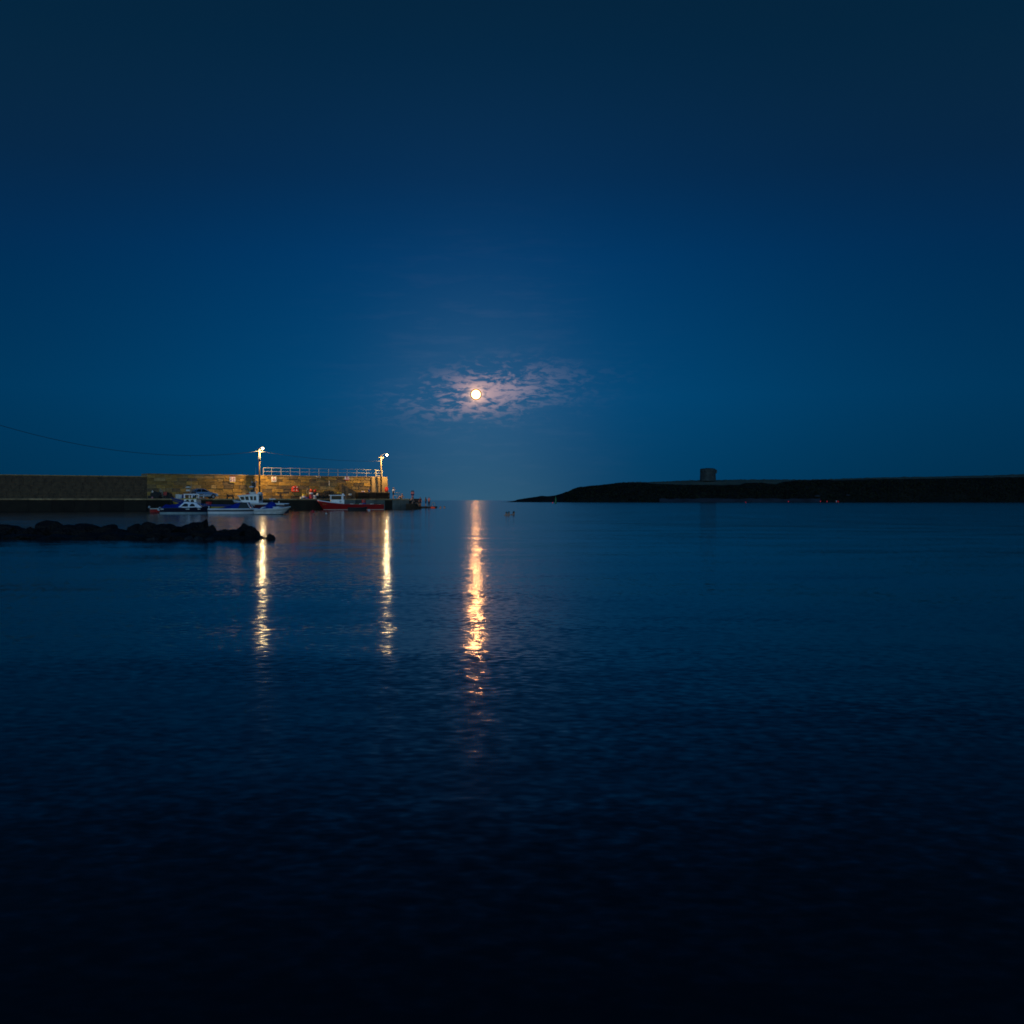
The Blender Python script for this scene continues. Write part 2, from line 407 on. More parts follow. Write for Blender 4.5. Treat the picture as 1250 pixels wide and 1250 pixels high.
for cx_ in cols:
    w = min(1.0, max(0.0, (cx_ - 612) / 90.0))
    nz = lambda a, b=0.0: mnoise.noise(Vector((cx_ * 0.11 + a * 7.3, a, b)))
    d0 = HS + 14 * mnoise.noise(Vector((cx_ * 0.02, 3.1, 0)))
    yo = interp(sky_pts, cx_); yc = max(yo, interp(top_pts, cx_))
    dk = d0 + 20 + 90 * w; dc = d0 + 8 + 34 * w
    if yc - yo < 0.25: dk = dc + 2.0
    hz_ = max(0.0, SZ(yc, dc)) ; hk = max(-0.2, SZ(yo, dk))
    hk += (mnoise.noise(Vector((cx_ * .35, 8.8, 0))) * .5 + mnoise.noise(Vector((cx_ * 1.1, 2.8, 0))) * .35) * w
    jit = 0.9 * w
    r = []
    for f_, df in ((0.0, 0.0), (0.06, 0.10), (0.16, 0.22), (0.32, 0.34), (0.50, 0.48), (0.68, 0.62), (0.85, 0.80), (1.0, 1.0)):
        dd = d0 + (dc - d0) * df + (nz(f_ * 10) * 3.0 * w if 0 < f_ < 1 else 0)
        z = -0.8 if f_ == 0 else hz_ * f_ + nz(f_ * 5, 2.0) * jit * (0.5 if f_ == 1 else 1.0)
        if f_ == 1.0 and yc - yo < 0.25: z = hz_ + abs(nz(3.3)) * 0.5
        r.append((GX(cx_, dd), dd, z))
    rows_c.append(r)
    e = r[-1]
    rows_t.append([e] + [(GX(cx_, e[1] + (dk - e[1]) * q), e[1] + (dk - e[1]) * q, e[2] + (hk - e[2]) * (q ** 0.8)) for q in (0.25, 0.5, 0.75, 1.0)] + [(GX(cx_, dk + 120), dk + 120, hk * 0.6 - 1), (GX(cx_, dk + 260), dk + 260, -2)])
mb = MB(); mb.grid(rows_c); headland = mb.build('headland', M['cliff'], smooth=True, fix=True)
tag(headland, 'long dark headland with black cliffs across the bay', 'headland', kind='structure')
mb = MB(); mb.grid(rows_t); mb.build('grassy_top', M['turf'], headland, smooth=True)
# pale shingle along the foot of the cliffs
mb = MB(); rr = []
for k in range(120):
    cx_ = 805 + k * 1.65
    dd = HS + 14 * mnoise.noise(Vector((cx_ * 0.02, 3.1, 0))) - 3.0
    wz = 1.5 + 0.7 * mnoise.noise(Vector((k * 0.17, 0.3, 0.0)))
    rr.append([(GX(cx_, dd - 2), dd - 2, -0.2), (GX(cx_, dd), dd, 0.55 + 0.25 * mnoise.noise(Vector((k * .5, 1, 0)))), (GX(cx_, dd + 3), dd + 3, 1.0 + max(0.0, wz)), (GX(cx_, dd + 6.5), dd + 6.5, 1.2 + max(0.0, wz))])
mb.grid(rr)
mat('shingle', (0.030, 0.042, 0.050), 0.85, scale=0.07, col2=(0.008, 0.010, 0.012), bump=0.1, bscale=1.5)
mb.build('shingle_beach', MATS['shingle'], headland, smooth=True)
for (px_, py_, wpx) in ((998, 605.8, 7), (1035, 604.6, 5), (883, 609.0, 2.5), (889, 608.6, 2)):
    mb = MB(); p = W(px_, py_, HS + 8)
    mb.ball((0, 0, 0), wpx * 0.32, 10, 7, 0.45); o = mb.build('pale_rock', MATS['shingle'], headland, loc=p)
# scrub growing over the cliff edge
rs = random.Random(5); mb = MB()
for k in range(9000):
    cx_ = rs.uniform(690, 1300); i = min(range(len(cols)), key=lambda j: abs(cols[j] - cx_)) if False else None
    j = 0
    lo, hi = 0, len(cols) - 1
    while hi - lo > 1:
        mid = (lo + hi) // 2
        if cols[mid] <= cx_: lo = mid
        else: hi = mid
    r = rows_c[lo]; q = rs.random() ** 0.55 * 6.6; a = int(q); fq = q - a; a = min(a, 6)
    p = Vector(r[a]).lerp(Vector(r[a + 1]), fq)
    p += Vector((rs.uniform(-.8, .8), rs.uniform(-1.5, 0.2), rs.uniform(-.1, .45)))
    s_ = rs.uniform(0.3, 0.75)
    u_ = Vector((rs.gauss(0, 1), rs.gauss(0, 1), rs.gauss(0, 1))).normalized(); t_ = u_.orthogonal().normalized() * s_; b_ = u_.cross(t_)
    mb.add([p - t_ - b_, p + t_ - b_ * .6, p + t_ * .7 + b_, p - t_ * .8 + b_ * .8], [(0, 1, 2, 3)])
o = mb.build('scrub', M['scrub'], headland, fix=False); o['kind'] = 'stuff'

TD = 880.0; tp = W(864.1, 586.2, TD); tk = TD / F
tower = empty('martello_tower', (tp.x, tp.y, tp.z - 0.6), 0, 'squat round stone watchtower standing on the grassy headland', 'tower')
R0, R1 = 9.75 * tk, 9.25 * tk; H0 = 10.6 * tk; H1 = 13.8 * tk
mb = MB(); mb.lathe([(R0, 0), (R0 * .985, H0 * .3), (R1, H0 + .6)], n=64); mb.build('drum', M['tower'], tower, smooth=False)
mb = MB(); mb.lathe([(R1 + .02, H0 + .35), (R1 + .28, H0 + .42), (R1 + .28, H0 + .75), (R1 + .05, H0 + .8)], n=64); mb.build('string_course', M['tower'], tower)
mb = MB(); mb.lathe([(R1 + .06, H0 + .78), (R1 + .10, H1 + .35), (R1 - .3, H1 + .55), (R1 - 1.9, H1 + .9), (0.5, H1 + .95)], n=64); mb.build('parapet', M['tower'], tower)
mb = MB(); mb.box((R1 + .35, -1.2, H0 + .75), (1.2, 2.2, 2.6)); mb.box((R1 + .25, -1.2, H0 - .8), (.8, 1.8, .6)); mb.build('machicolation', M['tower'], tower, bevel=.05)
for a in (-2.0, -1.2):
    mb = MB(); mb.box((math.cos(a) * R0 * .975, math.sin(a) * R0 * .975, H0 * .62), (.25, .75, 1.1), rz=a); mb.build('window', M['glass'], tower)
mb = MB()
for k in range(160):
    a = rs.uniform(0, 6.28); q = rs.uniform(0.2, 1) * (R1 - .5); p = Vector((math.cos(a) * q, math.sin(a) * q, H1 + .55 + .35 * (1 - q / R1)))
    mb.add([p + Vector((-.3, 0, 0)), p + Vector((.3, .1, 0)), p + Vector((rs.uniform(-.2, .2), 0, rs.uniform(.25, .7)))], [(0, 1, 2)])
o = mb.build('grass_tufts', M['scrub'], tower, fix=False); o['kind'] = 'stuff'

# ================================================================== harbour wall
def stone_mesh(k):
    r = random.Random(100 + k); b = MB(); j = lambda s: r.uniform(-s, s)
    ring = []
    for y, ins in ((0.5, 0.0), (-0.40, 0.0), (-0.5, 0.07)):
        q = []
        for x_, z_ in ((-1, -1), (1, -1), (1, 1), (-1, 1)):
            q.append((x_ * (0.5 - ins * 0.5) + j(.012), y + (j(.06) if ins else 0), z_ * (0.5 - ins * 1.1) + j(.02)))
        ring.append(q)
    v = [p for q in ring for p in q]; f = []
    for a in (0, 4):
        for i in range(4): f.append((a + i, a + (i + 1) % 4, a + 4 + (i + 1) % 4, a + 4 + i))
    f.append((8, 9, 10, 11)); f.append((3, 2, 1, 0))
    b.add(v, f); return b
STONES = {}
for key in ('stone', 'stone_grey', 'stone_dark'):
    for k in range(4):
        o = stone_mesh(k).build('stone_block', M[key]); STONES[(key, k)] = o.data; bpy.data.objects.remove(o)

wall = empty('harbour_wall', PW(0, 0, 0), PHI, 'high stone harbour wall along the pier lit amber by two lamps', 'wall')
UE = PL
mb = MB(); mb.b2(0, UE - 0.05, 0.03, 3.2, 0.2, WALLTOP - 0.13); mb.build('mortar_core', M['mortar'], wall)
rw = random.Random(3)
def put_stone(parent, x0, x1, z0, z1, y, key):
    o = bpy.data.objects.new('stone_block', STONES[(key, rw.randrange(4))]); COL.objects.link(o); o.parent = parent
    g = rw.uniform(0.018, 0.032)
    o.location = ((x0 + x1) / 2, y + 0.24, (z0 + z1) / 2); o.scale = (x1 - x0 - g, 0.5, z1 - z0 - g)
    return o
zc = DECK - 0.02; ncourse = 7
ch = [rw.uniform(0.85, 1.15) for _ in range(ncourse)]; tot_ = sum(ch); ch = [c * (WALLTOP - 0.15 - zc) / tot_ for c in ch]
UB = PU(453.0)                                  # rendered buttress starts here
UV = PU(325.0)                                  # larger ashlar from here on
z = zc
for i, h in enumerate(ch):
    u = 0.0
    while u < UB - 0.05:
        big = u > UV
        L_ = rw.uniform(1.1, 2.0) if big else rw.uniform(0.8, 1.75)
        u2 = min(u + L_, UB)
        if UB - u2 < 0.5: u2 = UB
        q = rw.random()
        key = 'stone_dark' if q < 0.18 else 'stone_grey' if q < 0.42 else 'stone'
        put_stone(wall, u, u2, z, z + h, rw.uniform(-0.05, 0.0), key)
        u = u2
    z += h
# coping along the top
u = 0.0
while u < UE - 0.1:
    u2 = min(u + rw.uniform(1.6, 2.6), UE)
    if UE - u2 < .6: u2 = UE
    mb = MB(); mb.b2(u + .012, u2 - .012, -0.06, 3.26, WALLTOP - 0.13, WALLTOP + rw.uniform(-.012, .02)); mb.build('coping_stone', M['stone_grey'], wall, bevel=.02)
    u = u2
# rendered buttress at the seaward end, slightly battered
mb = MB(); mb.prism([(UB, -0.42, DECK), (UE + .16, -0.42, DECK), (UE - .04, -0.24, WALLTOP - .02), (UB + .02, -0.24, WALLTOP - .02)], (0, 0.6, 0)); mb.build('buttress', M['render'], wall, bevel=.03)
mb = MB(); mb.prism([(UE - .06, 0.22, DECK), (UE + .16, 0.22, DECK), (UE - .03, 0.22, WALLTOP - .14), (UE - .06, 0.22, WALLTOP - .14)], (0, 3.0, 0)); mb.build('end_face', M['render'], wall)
# lower stretch of wall running on to the left, masonry joined
lw = empty('low_harbour_wall', PW(0, 0, 0), PHI, 'lower stretch of old stone wall running left from the high wall', 'wall')
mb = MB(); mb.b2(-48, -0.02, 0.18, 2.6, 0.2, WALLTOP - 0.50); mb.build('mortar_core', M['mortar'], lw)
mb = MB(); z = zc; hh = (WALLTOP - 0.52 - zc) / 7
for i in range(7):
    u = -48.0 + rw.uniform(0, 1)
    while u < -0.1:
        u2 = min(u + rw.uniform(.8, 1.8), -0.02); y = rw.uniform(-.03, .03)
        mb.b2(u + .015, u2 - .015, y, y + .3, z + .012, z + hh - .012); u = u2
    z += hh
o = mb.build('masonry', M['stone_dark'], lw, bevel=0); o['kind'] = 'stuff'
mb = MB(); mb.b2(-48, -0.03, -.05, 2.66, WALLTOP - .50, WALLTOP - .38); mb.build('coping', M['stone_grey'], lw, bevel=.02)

# ================================================================== quay
quay = empty('quay', PW(0, 0, 0), PHI, 'low concrete quay at the foot of the harbour wall', 'quay')
UQ = PU(499.5, QW)
mb = MB(); mb.b2(-60, UQ, -QW + .12, 0.3, -2, DECK - .012); mb.build('deck', M['concrete'], quay)
u = -58.0; i = 0
pat = {0: 'conc_wet'}
while u < UQ - 0.2:
    u2 = min(u + (rw.uniform(1.1, 1.7) if u > PU(412, QW) else rw.uniform(2.6, 3.4)), UQ)
    if UQ - u2 < .7: u2 = UQ
    pxm = None
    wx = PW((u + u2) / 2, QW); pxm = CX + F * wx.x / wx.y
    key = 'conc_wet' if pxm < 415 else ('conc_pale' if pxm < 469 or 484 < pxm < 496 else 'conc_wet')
    if -5 < u or True:
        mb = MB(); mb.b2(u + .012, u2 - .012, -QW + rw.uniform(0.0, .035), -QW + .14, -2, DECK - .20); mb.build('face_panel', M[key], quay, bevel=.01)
        mb = MB(); mb.b2(u + .008, u2 - .008, -QW - .06, -QW + .55, DECK - .19, DECK + rw.uniform(.0, .015)); mb.build('edging_stone', M['edge'], quay, bevel=.02)
    u = u2
# angled outer end of the quay
fc = PW(UQ, QW); bc = W(505.5, 611, 184.0); b2_ = W(498.0, 611, 190.0); wl = PW(UE, 0.0)
qend = [(fc.x, fc.y), (bc.x, bc.y), (b2_.x, b2_.y), (wl.x - 2, wl.y + 3), (wl.x, wl.y)]
o = MB().prism([(p[0], p[1], -2) for p in qend], (0, 0, 2 + DECK - .016)).build('end_block', M['conc_wet'])
o.parent = quay; o.matrix_parent_inverse = (Matrix.Translation(PW(0, 0, 0)) @ Matrix.Rotation(PHI, 4, 'Z')).inverted()
# raised ledge under the end lamp, with steps up the wall
U1, U2 = PU(437.0, 2.0), PU(476.0, 2.0)
LZ = row_z(600.9, PW(U2, 2.0))
ledge = empty('raised_ledge', PW(0, 0, 0), PHI, 'raised dark stone ledge under the lamp at the wall end', 'ledge')
u = U1
while u < U2 - .1:
    u2 = min(u + rw.uniform(1.2, 1.9), U2)
    if U2 - u2 < .6: u2 = U2
    zz = DECK
    for h in ((LZ - .14 - DECK) / 2,) * 2:
        mb = MB(); mb.b2(u + .012, u2 - .012, -2.0 + rw.uniform(-.03, .03), -.3, zz + .008, zz + h - .008); mb.build('stone_block', M['conc_wet'], ledge, bevel=.02); zz += h
    mb = MB(); mb.b2(u + .008, u2 - .008, -2.05, -.3, LZ - .13, LZ + rw.uniform(0, .01)); mb.build('edging_stone', M['stone_dark'], ledge, bevel=.02)
    u = u2
steps = empty('stone_steps', PW(0, 0, 0), PHI, 'flight of stone steps rising left against the wall from the ledge', 'steps')
US = U1; 
for k in range(7):
    a = US - .34 * (k + 1)
    mb = MB(); mb.b2(a, a + .335, -1.15 + .02 * (k % 2), -.32, DECK - .0, LZ + .175 * (k + 1)); mb.build('step', M['stone_dark'], steps, bevel=.015)

# ================================================================== railing on the wall top
rail = empty('wall_railing', PW(0, 0, WALLTOP), PHI, 'galvanised two bar railing running along the top of the harbour wall', 'railing')
ups = [PU(p, -0.35) for p in (321.5, 331.5, 343, 354.5, 366, 377.5, 389.3, 401, 412.5, 423.8, 435.5, 447.2, 459)]
RH = 1.12
for i, u in enumerate(ups):
    mb = MB(); mb.tube([(u, .35, -.02), (u, .35, RH)], .040 if i % 2 == 0 else .030, 8); mb.build('post', M['galv'], rail)
    mb = MB(); mb.b2(u - .09, u + .09, .26, .44, .015, .03); mb.build('foot_plate', M['galv'], rail)
for z_, n_ in ((RH, 'top_rail'), (RH * .52, 'middle_rail')):
    for a, b in zip(ups, ups[1:]):
        MB().tube([(a, .35, z_), (b, .35, z_)], .030, 8).build(n_, M['galv'], rail)
gate = empty('steel_barrier', PW(PU(462.5, -.35), -.35, WALLTOP), PHI, 'short heavier steel barrier at the seaward end of the wall top', 'barrier')
gw = PU(466.2, -.35) - PU(462.5, -.35)
for s in (-1, 1): MB().b2(s * gw - .06, s * gw + .06, -.06, .06, -.01, 1.06).build('post', M['galv'], gate)
for z_ in (1.02, .55, .18): MB().b2(-gw, gw, -.035, .035, z_ - .035, z_ + .035).build('bar', M['galv'], gate)

# ================================================================== lamp posts
def lamp_post(px, v, zbase, ylamp, pxl, ytop, label, box, power, lean=0):
    p = Q(px, v, zbase); t = empty('lamp_post', p, 0, label, 'lamp post', 'lamp posts on the pier')
    h = row_z(ytop, p) - zbase; lz = row_z(ylamp, p) - zbase; lx = (pxl - px) / F * p.y
    MB().tube([(0, 0, -.01), (0, 0, h * .5), (0, 0, h)], [.135, .12, .10], 12).build('pole', M['wood'], t, smooth=True)
    MB().lathe([(.17, 0), (.17, .05), (.14, .25), (.13, .5)], n=14).build('pole_base', M['dark'], t)
    MB().tube([(0, 0, h - .25), (lx * .35, -.15, lz + .16), (lx * .8, -.35, lz + .17)], .028, 8).build('bracket_arm', M['grey'], t, smooth=True)
    hd = MB(); hd.prism([(lx * .62, -.55, lz + .10), (lx * 1.25, -.55, lz + .10), (lx * 1.2, -.50, lz + .22), (lx * .66, -.50, lz + .22)], (0, .30, 0)).build('lamp_head', M['grey'], t, bevel=.02)
    bl = MB().ball((0, 0, 0), .17, 14, 10, .75).build('bulb', M['bulb'], t, smooth=True, loc=(lx, -.40, lz))
    MB().box((0, 0, h + .03), (.30, .30, .05)).build('pole_cap', M['dark'], t)
    MB().box((0, 0, h - .35), (.9, .07, .08), rz=PHI).build('cross_arm', M['wood'], t)
    for s in (-1, 1): MB().lathe([(.03, 0), (.05, .03), (.03, .07), (.045, .11), (.02, .14)], (s * .4 * math.cos(PHI), s * .4 * math.sin(PHI), h - .31), 10).build('insulator', M['dark'], t)
    if box:
        MB().box((.02, -.19, h - 1.25), (.30, .18, .46)).build('equipment_box', M['grey'], t, bevel=.02)
        MB().lathe([(.135, 0), (.135, .16)], (0, 0, h - 1.75), 12).build('band', M['black'], t)
    L_ = bpy.data.lights.new('lamp_light', 'SPOT'); L_.energy = power; L_.color = (1.0, 0.62, 0.20); L_.shadow_soft_size = .10
    lo = bpy.data.objects.new('lamp_light', L_); COL.objects.link(lo); lo.parent = t; lo.location = (lx, -.40, lz - .22)
    L_.spot_size = math.radians(166); L_.spot_blend = .45; lo.rotation_euler = Vector((-.10, .50, -.86)).to_track_quat('-Z', 'Y').to_euler()
    G_ = bpy.data.lights.new('lamp_glow', 'POINT'); G_.energy = 400; G_.color = (1.0, 0.72, 0.34); G_.shadow_soft_size = .14
    go = bpy.data.objects.new('lamp_glow', G_); COL.objects.link(go); go.parent = t; go.location = (lx, -.40, lz - .20)
    return t, h
lamp1, h1 = lamp_post(316.8, 1.5, DECK, 547.2, 321.4, 548.2, 'taller timber lamp post left of the railing with a lit lamp and box', True, 3600)
lamp2, h2 = lamp_post(465.2, 0.95, LZ, 555.4, 472.6, 556.0, 'lamp post at the seaward end of the wall with its lamp lit', False, 3000)

def cable(name, a, b, sag, label, r=.022):
    a, b = Vector(a), Vector(b); pts = []
    for i in range(25):
        q = i / 24; p = a.lerp(b, q); p.z -= sag * 4 * q * (1 - q); pts.append(p)
    return tag(MB().tube(pts, r, 6).build(name, M['black'], smooth=True), label, 'cable', 'overhead cables')
p1 = lamp1.location + Vector((0, 0, h1 - .30)); p2 = lamp2.location + Vector((0, 0, h2 - .9))
pL = W(-70, 496, 122)
cable('overhead_cable', pL, p1, 2.6, 'sagging overhead cable running left from the taller lamp post', .03)
cable('overhead_cable', p1 + Vector((0.05, 0, 0)), p2, .45, 'thin overhead cable strung between the two lamp posts', .022)
# the next pole of the cable, out of the photograph on the left
pp = empty('cable_pole', (pL.x, pL.y, 0), 0, 'dark timber cable pole at the far left end of the cable', 'pole')
MB().tube([(0, 0, -.3), (0, 0, pL.z * .5), (0, 0, pL.z + .3)], [.14, .125, .10], 12).build('shaft', M['wood'], pp, smooth=True)
MB().box((0, 0, pL.z + .02), (.9, .08, .08)).build('cross_arm', M['wood'], pp)

# ================================================================== signs on the wall
def sign(px, py0, py1, wpx, label, style):
    p = Q(px, .10, 0); d_ = p.y; h = (py1 - py0) / F * d_; w = wpx / F * d_ / math.cos(PHI) * .96
    p.z = SZ((py0 + py1) / 2, d_)
    t = empty('wall_sign', p, PHI, label, 'sign', 'safety signs on the wall')
    MB().b2(-w / 2, w / 2, 0, .03, -h / 2, h / 2).build('board', M['signw'], t, bevel=.008)
    def fl(n_, x0, x1, z0, z1, m, y=-.006): return MB().b2(x0 * w, x1 * w, y, -.0005, z0 * h, z1 * h).build(n_, M[m], t)
    if style == 0:
        fl('header', -.5, .5, .36, .5, 'signp'); fl('footer', -.5, .5, -.5, -.38, 'signy')
        for sx in (-1, 1):
            for z_ in (.17, -.20):
                r_ = .11 * w; o = MB().torus((sx * .24 * w, -.008, z_ * h), r_, .022 * w, 'Y', 16, 6).build('symbol', M['signr'], t)
                MB().box((sx * .24 * w, -.008, z_ * h), (.2 * w, .01, .03 * w), ry=.8).build('symbol_bar', M['signr'], t)
        for z_ in (.02, -.02, -.33): fl('text_line', -.40, .40, z_ - .012, z_ + .012, 'signr')
    elif style == 1:
        MB().torus((.0, -.008, .18 * h), .17 * w, .03 * w, 'Y', 18, 6).build('symbol', M['signr'], t)
        MB().box((0, -.008, .18 * h), (.32 * w, .01, .045 * w), ry=.8).build('symbol_bar', M['signr'], t)
        for z_ in (-.06, -.14): fl('text_line', -.42, .42, z_ - .025, z_ + .025, 'signr')
        for z_ in (-.27, -.36): fl('text_line', -.36, .36, z_ - .02, z_ + .015, 'dark')
    else:
        fl('centre_panel', -.14, .08, -.1, .5, 'signr'); fl('footer', -.5, .5, -.5, -.28, 'signr')
        fl('symbol', .2, .34, -.15, .35, 'signr')
    return t
sign(283.8, 580.9, 589.2, 6.1, 'tall safety sign with dark red header on the wall left of the lamp', 0)
sign(334.4, 582.0, 588.2, 5.3, 'small square warning sign on the wall below the railing start', 1)
sign(423.5, 582.0, 586.2, 5.1, 'small red and white sign near the right end of the wall', 2)
sign(416.0, 594.0, 596.4, 2.0, 'tiny pale notice on the wall above the stacked pots', 1)

# orange lifebuoy housing on the wall
p = Q(360.3, .14, 0); kx = p.y / F; p.z = SZ(596.8, p.y)
lb = empty('lifebuoy_housing', p, PHI, 'orange domed lifebuoy housing fixed on the wall', 'lifebuoy')
rr_ = 3.9 * kx / math.cos(PHI) * .95; hh_ = 3.6 * kx
pts = [(-rr_ * 1.08, 0, -hh_ * .72), (-rr_, 0, -hh_ * .1)] + [(rr_ * math.cos(a), 0, hh_ * (.05 + .95 * math.sin(a))) for a in [math.pi * (1 - k / 12) for k in range(1, 12)]] + [(rr_, 0, -hh_ * .1), (rr_ * 1.08, 0, -hh_ * .72), (rr_ * .5, 0, -hh_ * .98), (-rr_ * .5, 0, -hh_ * .98)]
MB().prism(pts, (0, .12, 0)).build('back_shell', M['orange'], lb, bevel=.03)
MB().torus((0, -.05, -.0), rr_ * .58, .07, 'Y', 24, 10).build('ring', M['hotred'], lb, smooth=True)
for a in (0.8, 2.35, 3.9, 5.5): MB().box((rr_ * .58 * math.cos(a), -.05, rr_ * .58 * math.sin(a)), (.17, .16, .10), ry=-a).build('band', M['signw'], lb)
MB().b2(-rr_ * 1.05, rr_ * 1.05, -.12, .0, -hh_ * .98, -hh_ * .62).build('tray', M['orange'], lb, bevel=.03)
# red lifebuoy cabinet at the wall end and its thin pole
p = PW(UE + .22, .25, LZ); p = Q(471.7, .4, LZ)
cb = empty('lifebuoy_cabinet', p, PHI, 'red lifebuoy cabinet on a post at the end of the wall', 'cabinet')
MB().b2(-.05, .05, -.05, .05, 0, .5).build('post', M['dark'], cb)
MB().prism([(-.24, -.15, .12), (.24, -.15, .12), (.26, -.15, .60), (.14, -.15, .82), (-.14, -.15, .82), (-.26, -.15, .60)], (0, .28, 0)).build('case', M['hotred'], cb, bevel=.03)
MB().torus((0, -.17, .45), .16, .045, 'Y', 20, 8).build('ring', M['orange'], cb, smooth=True)
p = Q(472.9, .25, LZ); mp = empty('marker_pole', p, 0, 'thin dark marker pole with small cross bar beside the red cabinet', 'pole')
MB().tube([(0, 0, 0), (0, 0, 1.62)], .05, 8).build('shaft', M['dark'], mp); MB().box((0.05, 0, 1.15), (.62, .06, .08)).build('cross_bar', M['dark'], mp); MB().box((0, 0, .55), (.16, .12, .9)).build('board', M['cbrown'], mp)

# ================================================================== quay railing, landing, end wall, beacon
p = Q(486.4, 3.2); qr = empty('quay_railing', (p.x, p.y, DECK), PHI, 'short thin railing on the open quay beside the person in white', 'railing')
w_ = 2.35 / F * p.y
for x_ in (-w_, 0, w_): MB().tube([(x_, 0, -.01), (x_, 0, 1.0)], .028, 8).build('post', M['galv'], qr)
for z_ in (.98, .52): MB().tube([(-w_ - .5, 0, z_), (w_, 0, z_)], .024, 8).build('rail', M['galv'], qr)

LD = 180.0; LTOP = SZ(618.3, LD)
x0, x1 = GX(500.0, LD), GX(531.9, LD)
land = empty('landing_stage', ((x0 + x1) / 2, LD + 2, 0), 0, 'low concrete landing stage with bathers at the tip of the pier', 'landing')
xw = (x1 - x0) / 2
n_ = 5
for k in range(n_):
    a, b = -xw + 2 * xw * k / n_, -xw + 2 * xw * (k + 1) / n_
    MB().b2(a + .01, b - .01, -2 + .02 * (k % 2), 2.2, -.02 + (.06 if k > 1 else -1.2), LTOP - .005 * (k % 2)).build('slab', M['conc_wet'], land, bevel=.02)
for k in range(3): MB().tube([(-xw + 1.6 + k * 1.3, -1.2, -2), (-xw + 1.6 + k * 1.3, -1.2, .2)], .16, 10).build('pile', M['dark'], land)
def hoop(px, yb, yt, wpx, label):
    d_ = LD + .3; h = (yb - yt) / F * d_; w = wpx / F * d_ / 2
    t = empty('ladder_hoop', (GX(px, d_), d_, LTOP), 0, label, 'ladder', 'ladder hoops on the landing stage')
    for yy, nm in ((0, 'handrail'), (.45, 'handrail')):
        pts = [(-w, yy, 0)] + [(w * math.cos(a), yy, h - w + w * math.sin(a)) for a in [math.pi * (1 - k / 10) for k in range(11)]] + [(w, yy, -.3)]
        MB().tube(pts, .03, 8).build(nm, M['galv'], t, smooth=True)
    for z_ in (-.12, -.28): MB().tube([(w, 0, z_), (w, .45, z_)], .02, 6).build('rung', M['galv'], t)
hoop(508.2, 618.2, 613.8, 4.6, 'curved ladder handrail by the dark end wall')
hoop(529.0, 618.2, 613.2, 3.6, 'curved ladder handrail at the outer tip of the landing stage')
ED = 184.5
ew = empty('end_wall', (GX(507.0, ED), ED, 0), 0, 'dark block wall behind the bathers at the pier end', 'wall')
wz = (GX(513.6, ED) - GX(500.2, ED)) / 2; zt = SZ(608.7, ED)
k = 0; z = LTOP - .4
while z < zt - .05:
    z2 = min(z + .36, zt); xx = -wz - (.0 if k % 2 else .0)
    while xx < wz - .05:
        x2 = min(xx + (.62 if (k % 2 or xx > -wz) else .34), wz)
        if wz - x2 < .2: x2 = wz
        MB().b2(xx + .008, x2 - .008, rw.uniform(-.015, .015), 1.1, z + .006, z2 - .006).build('stone_block', M['conc_wet'], ew, bevel=.012); xx = x2
    z = z2; k += 1
# marker beacon behind the end wall
BD = 186.2; kb = BD / F
bc_ = empty('marker_beacon', (GX(503.6, BD), BD, DECK - .02), 0, 'small banded harbour marker with drum head behind the end wall', 'beacon')
zb = lambda y: SZ(y, BD) - DECK
MB().lathe([(.20, 0), (.17, zb(604.6))], n=16).build('column', M['cpink'], bc_)
MB().lathe([(.27, zb(604.6)), (.30, zb(603.9)), (.30, zb(602.8))], n=18).build('dark_band', M['cnavy'], bc_)
MB().lathe([(.32, zb(602.8)), (.33, zb(600.4))], n=18).build('drum', M['cpink'], bc_)
MB().lathe([(.28, zb(600.4)), (.28, zb(599.6)), (.20, zb(598.7))], n=18).build('cap', M['teal'], bc_)

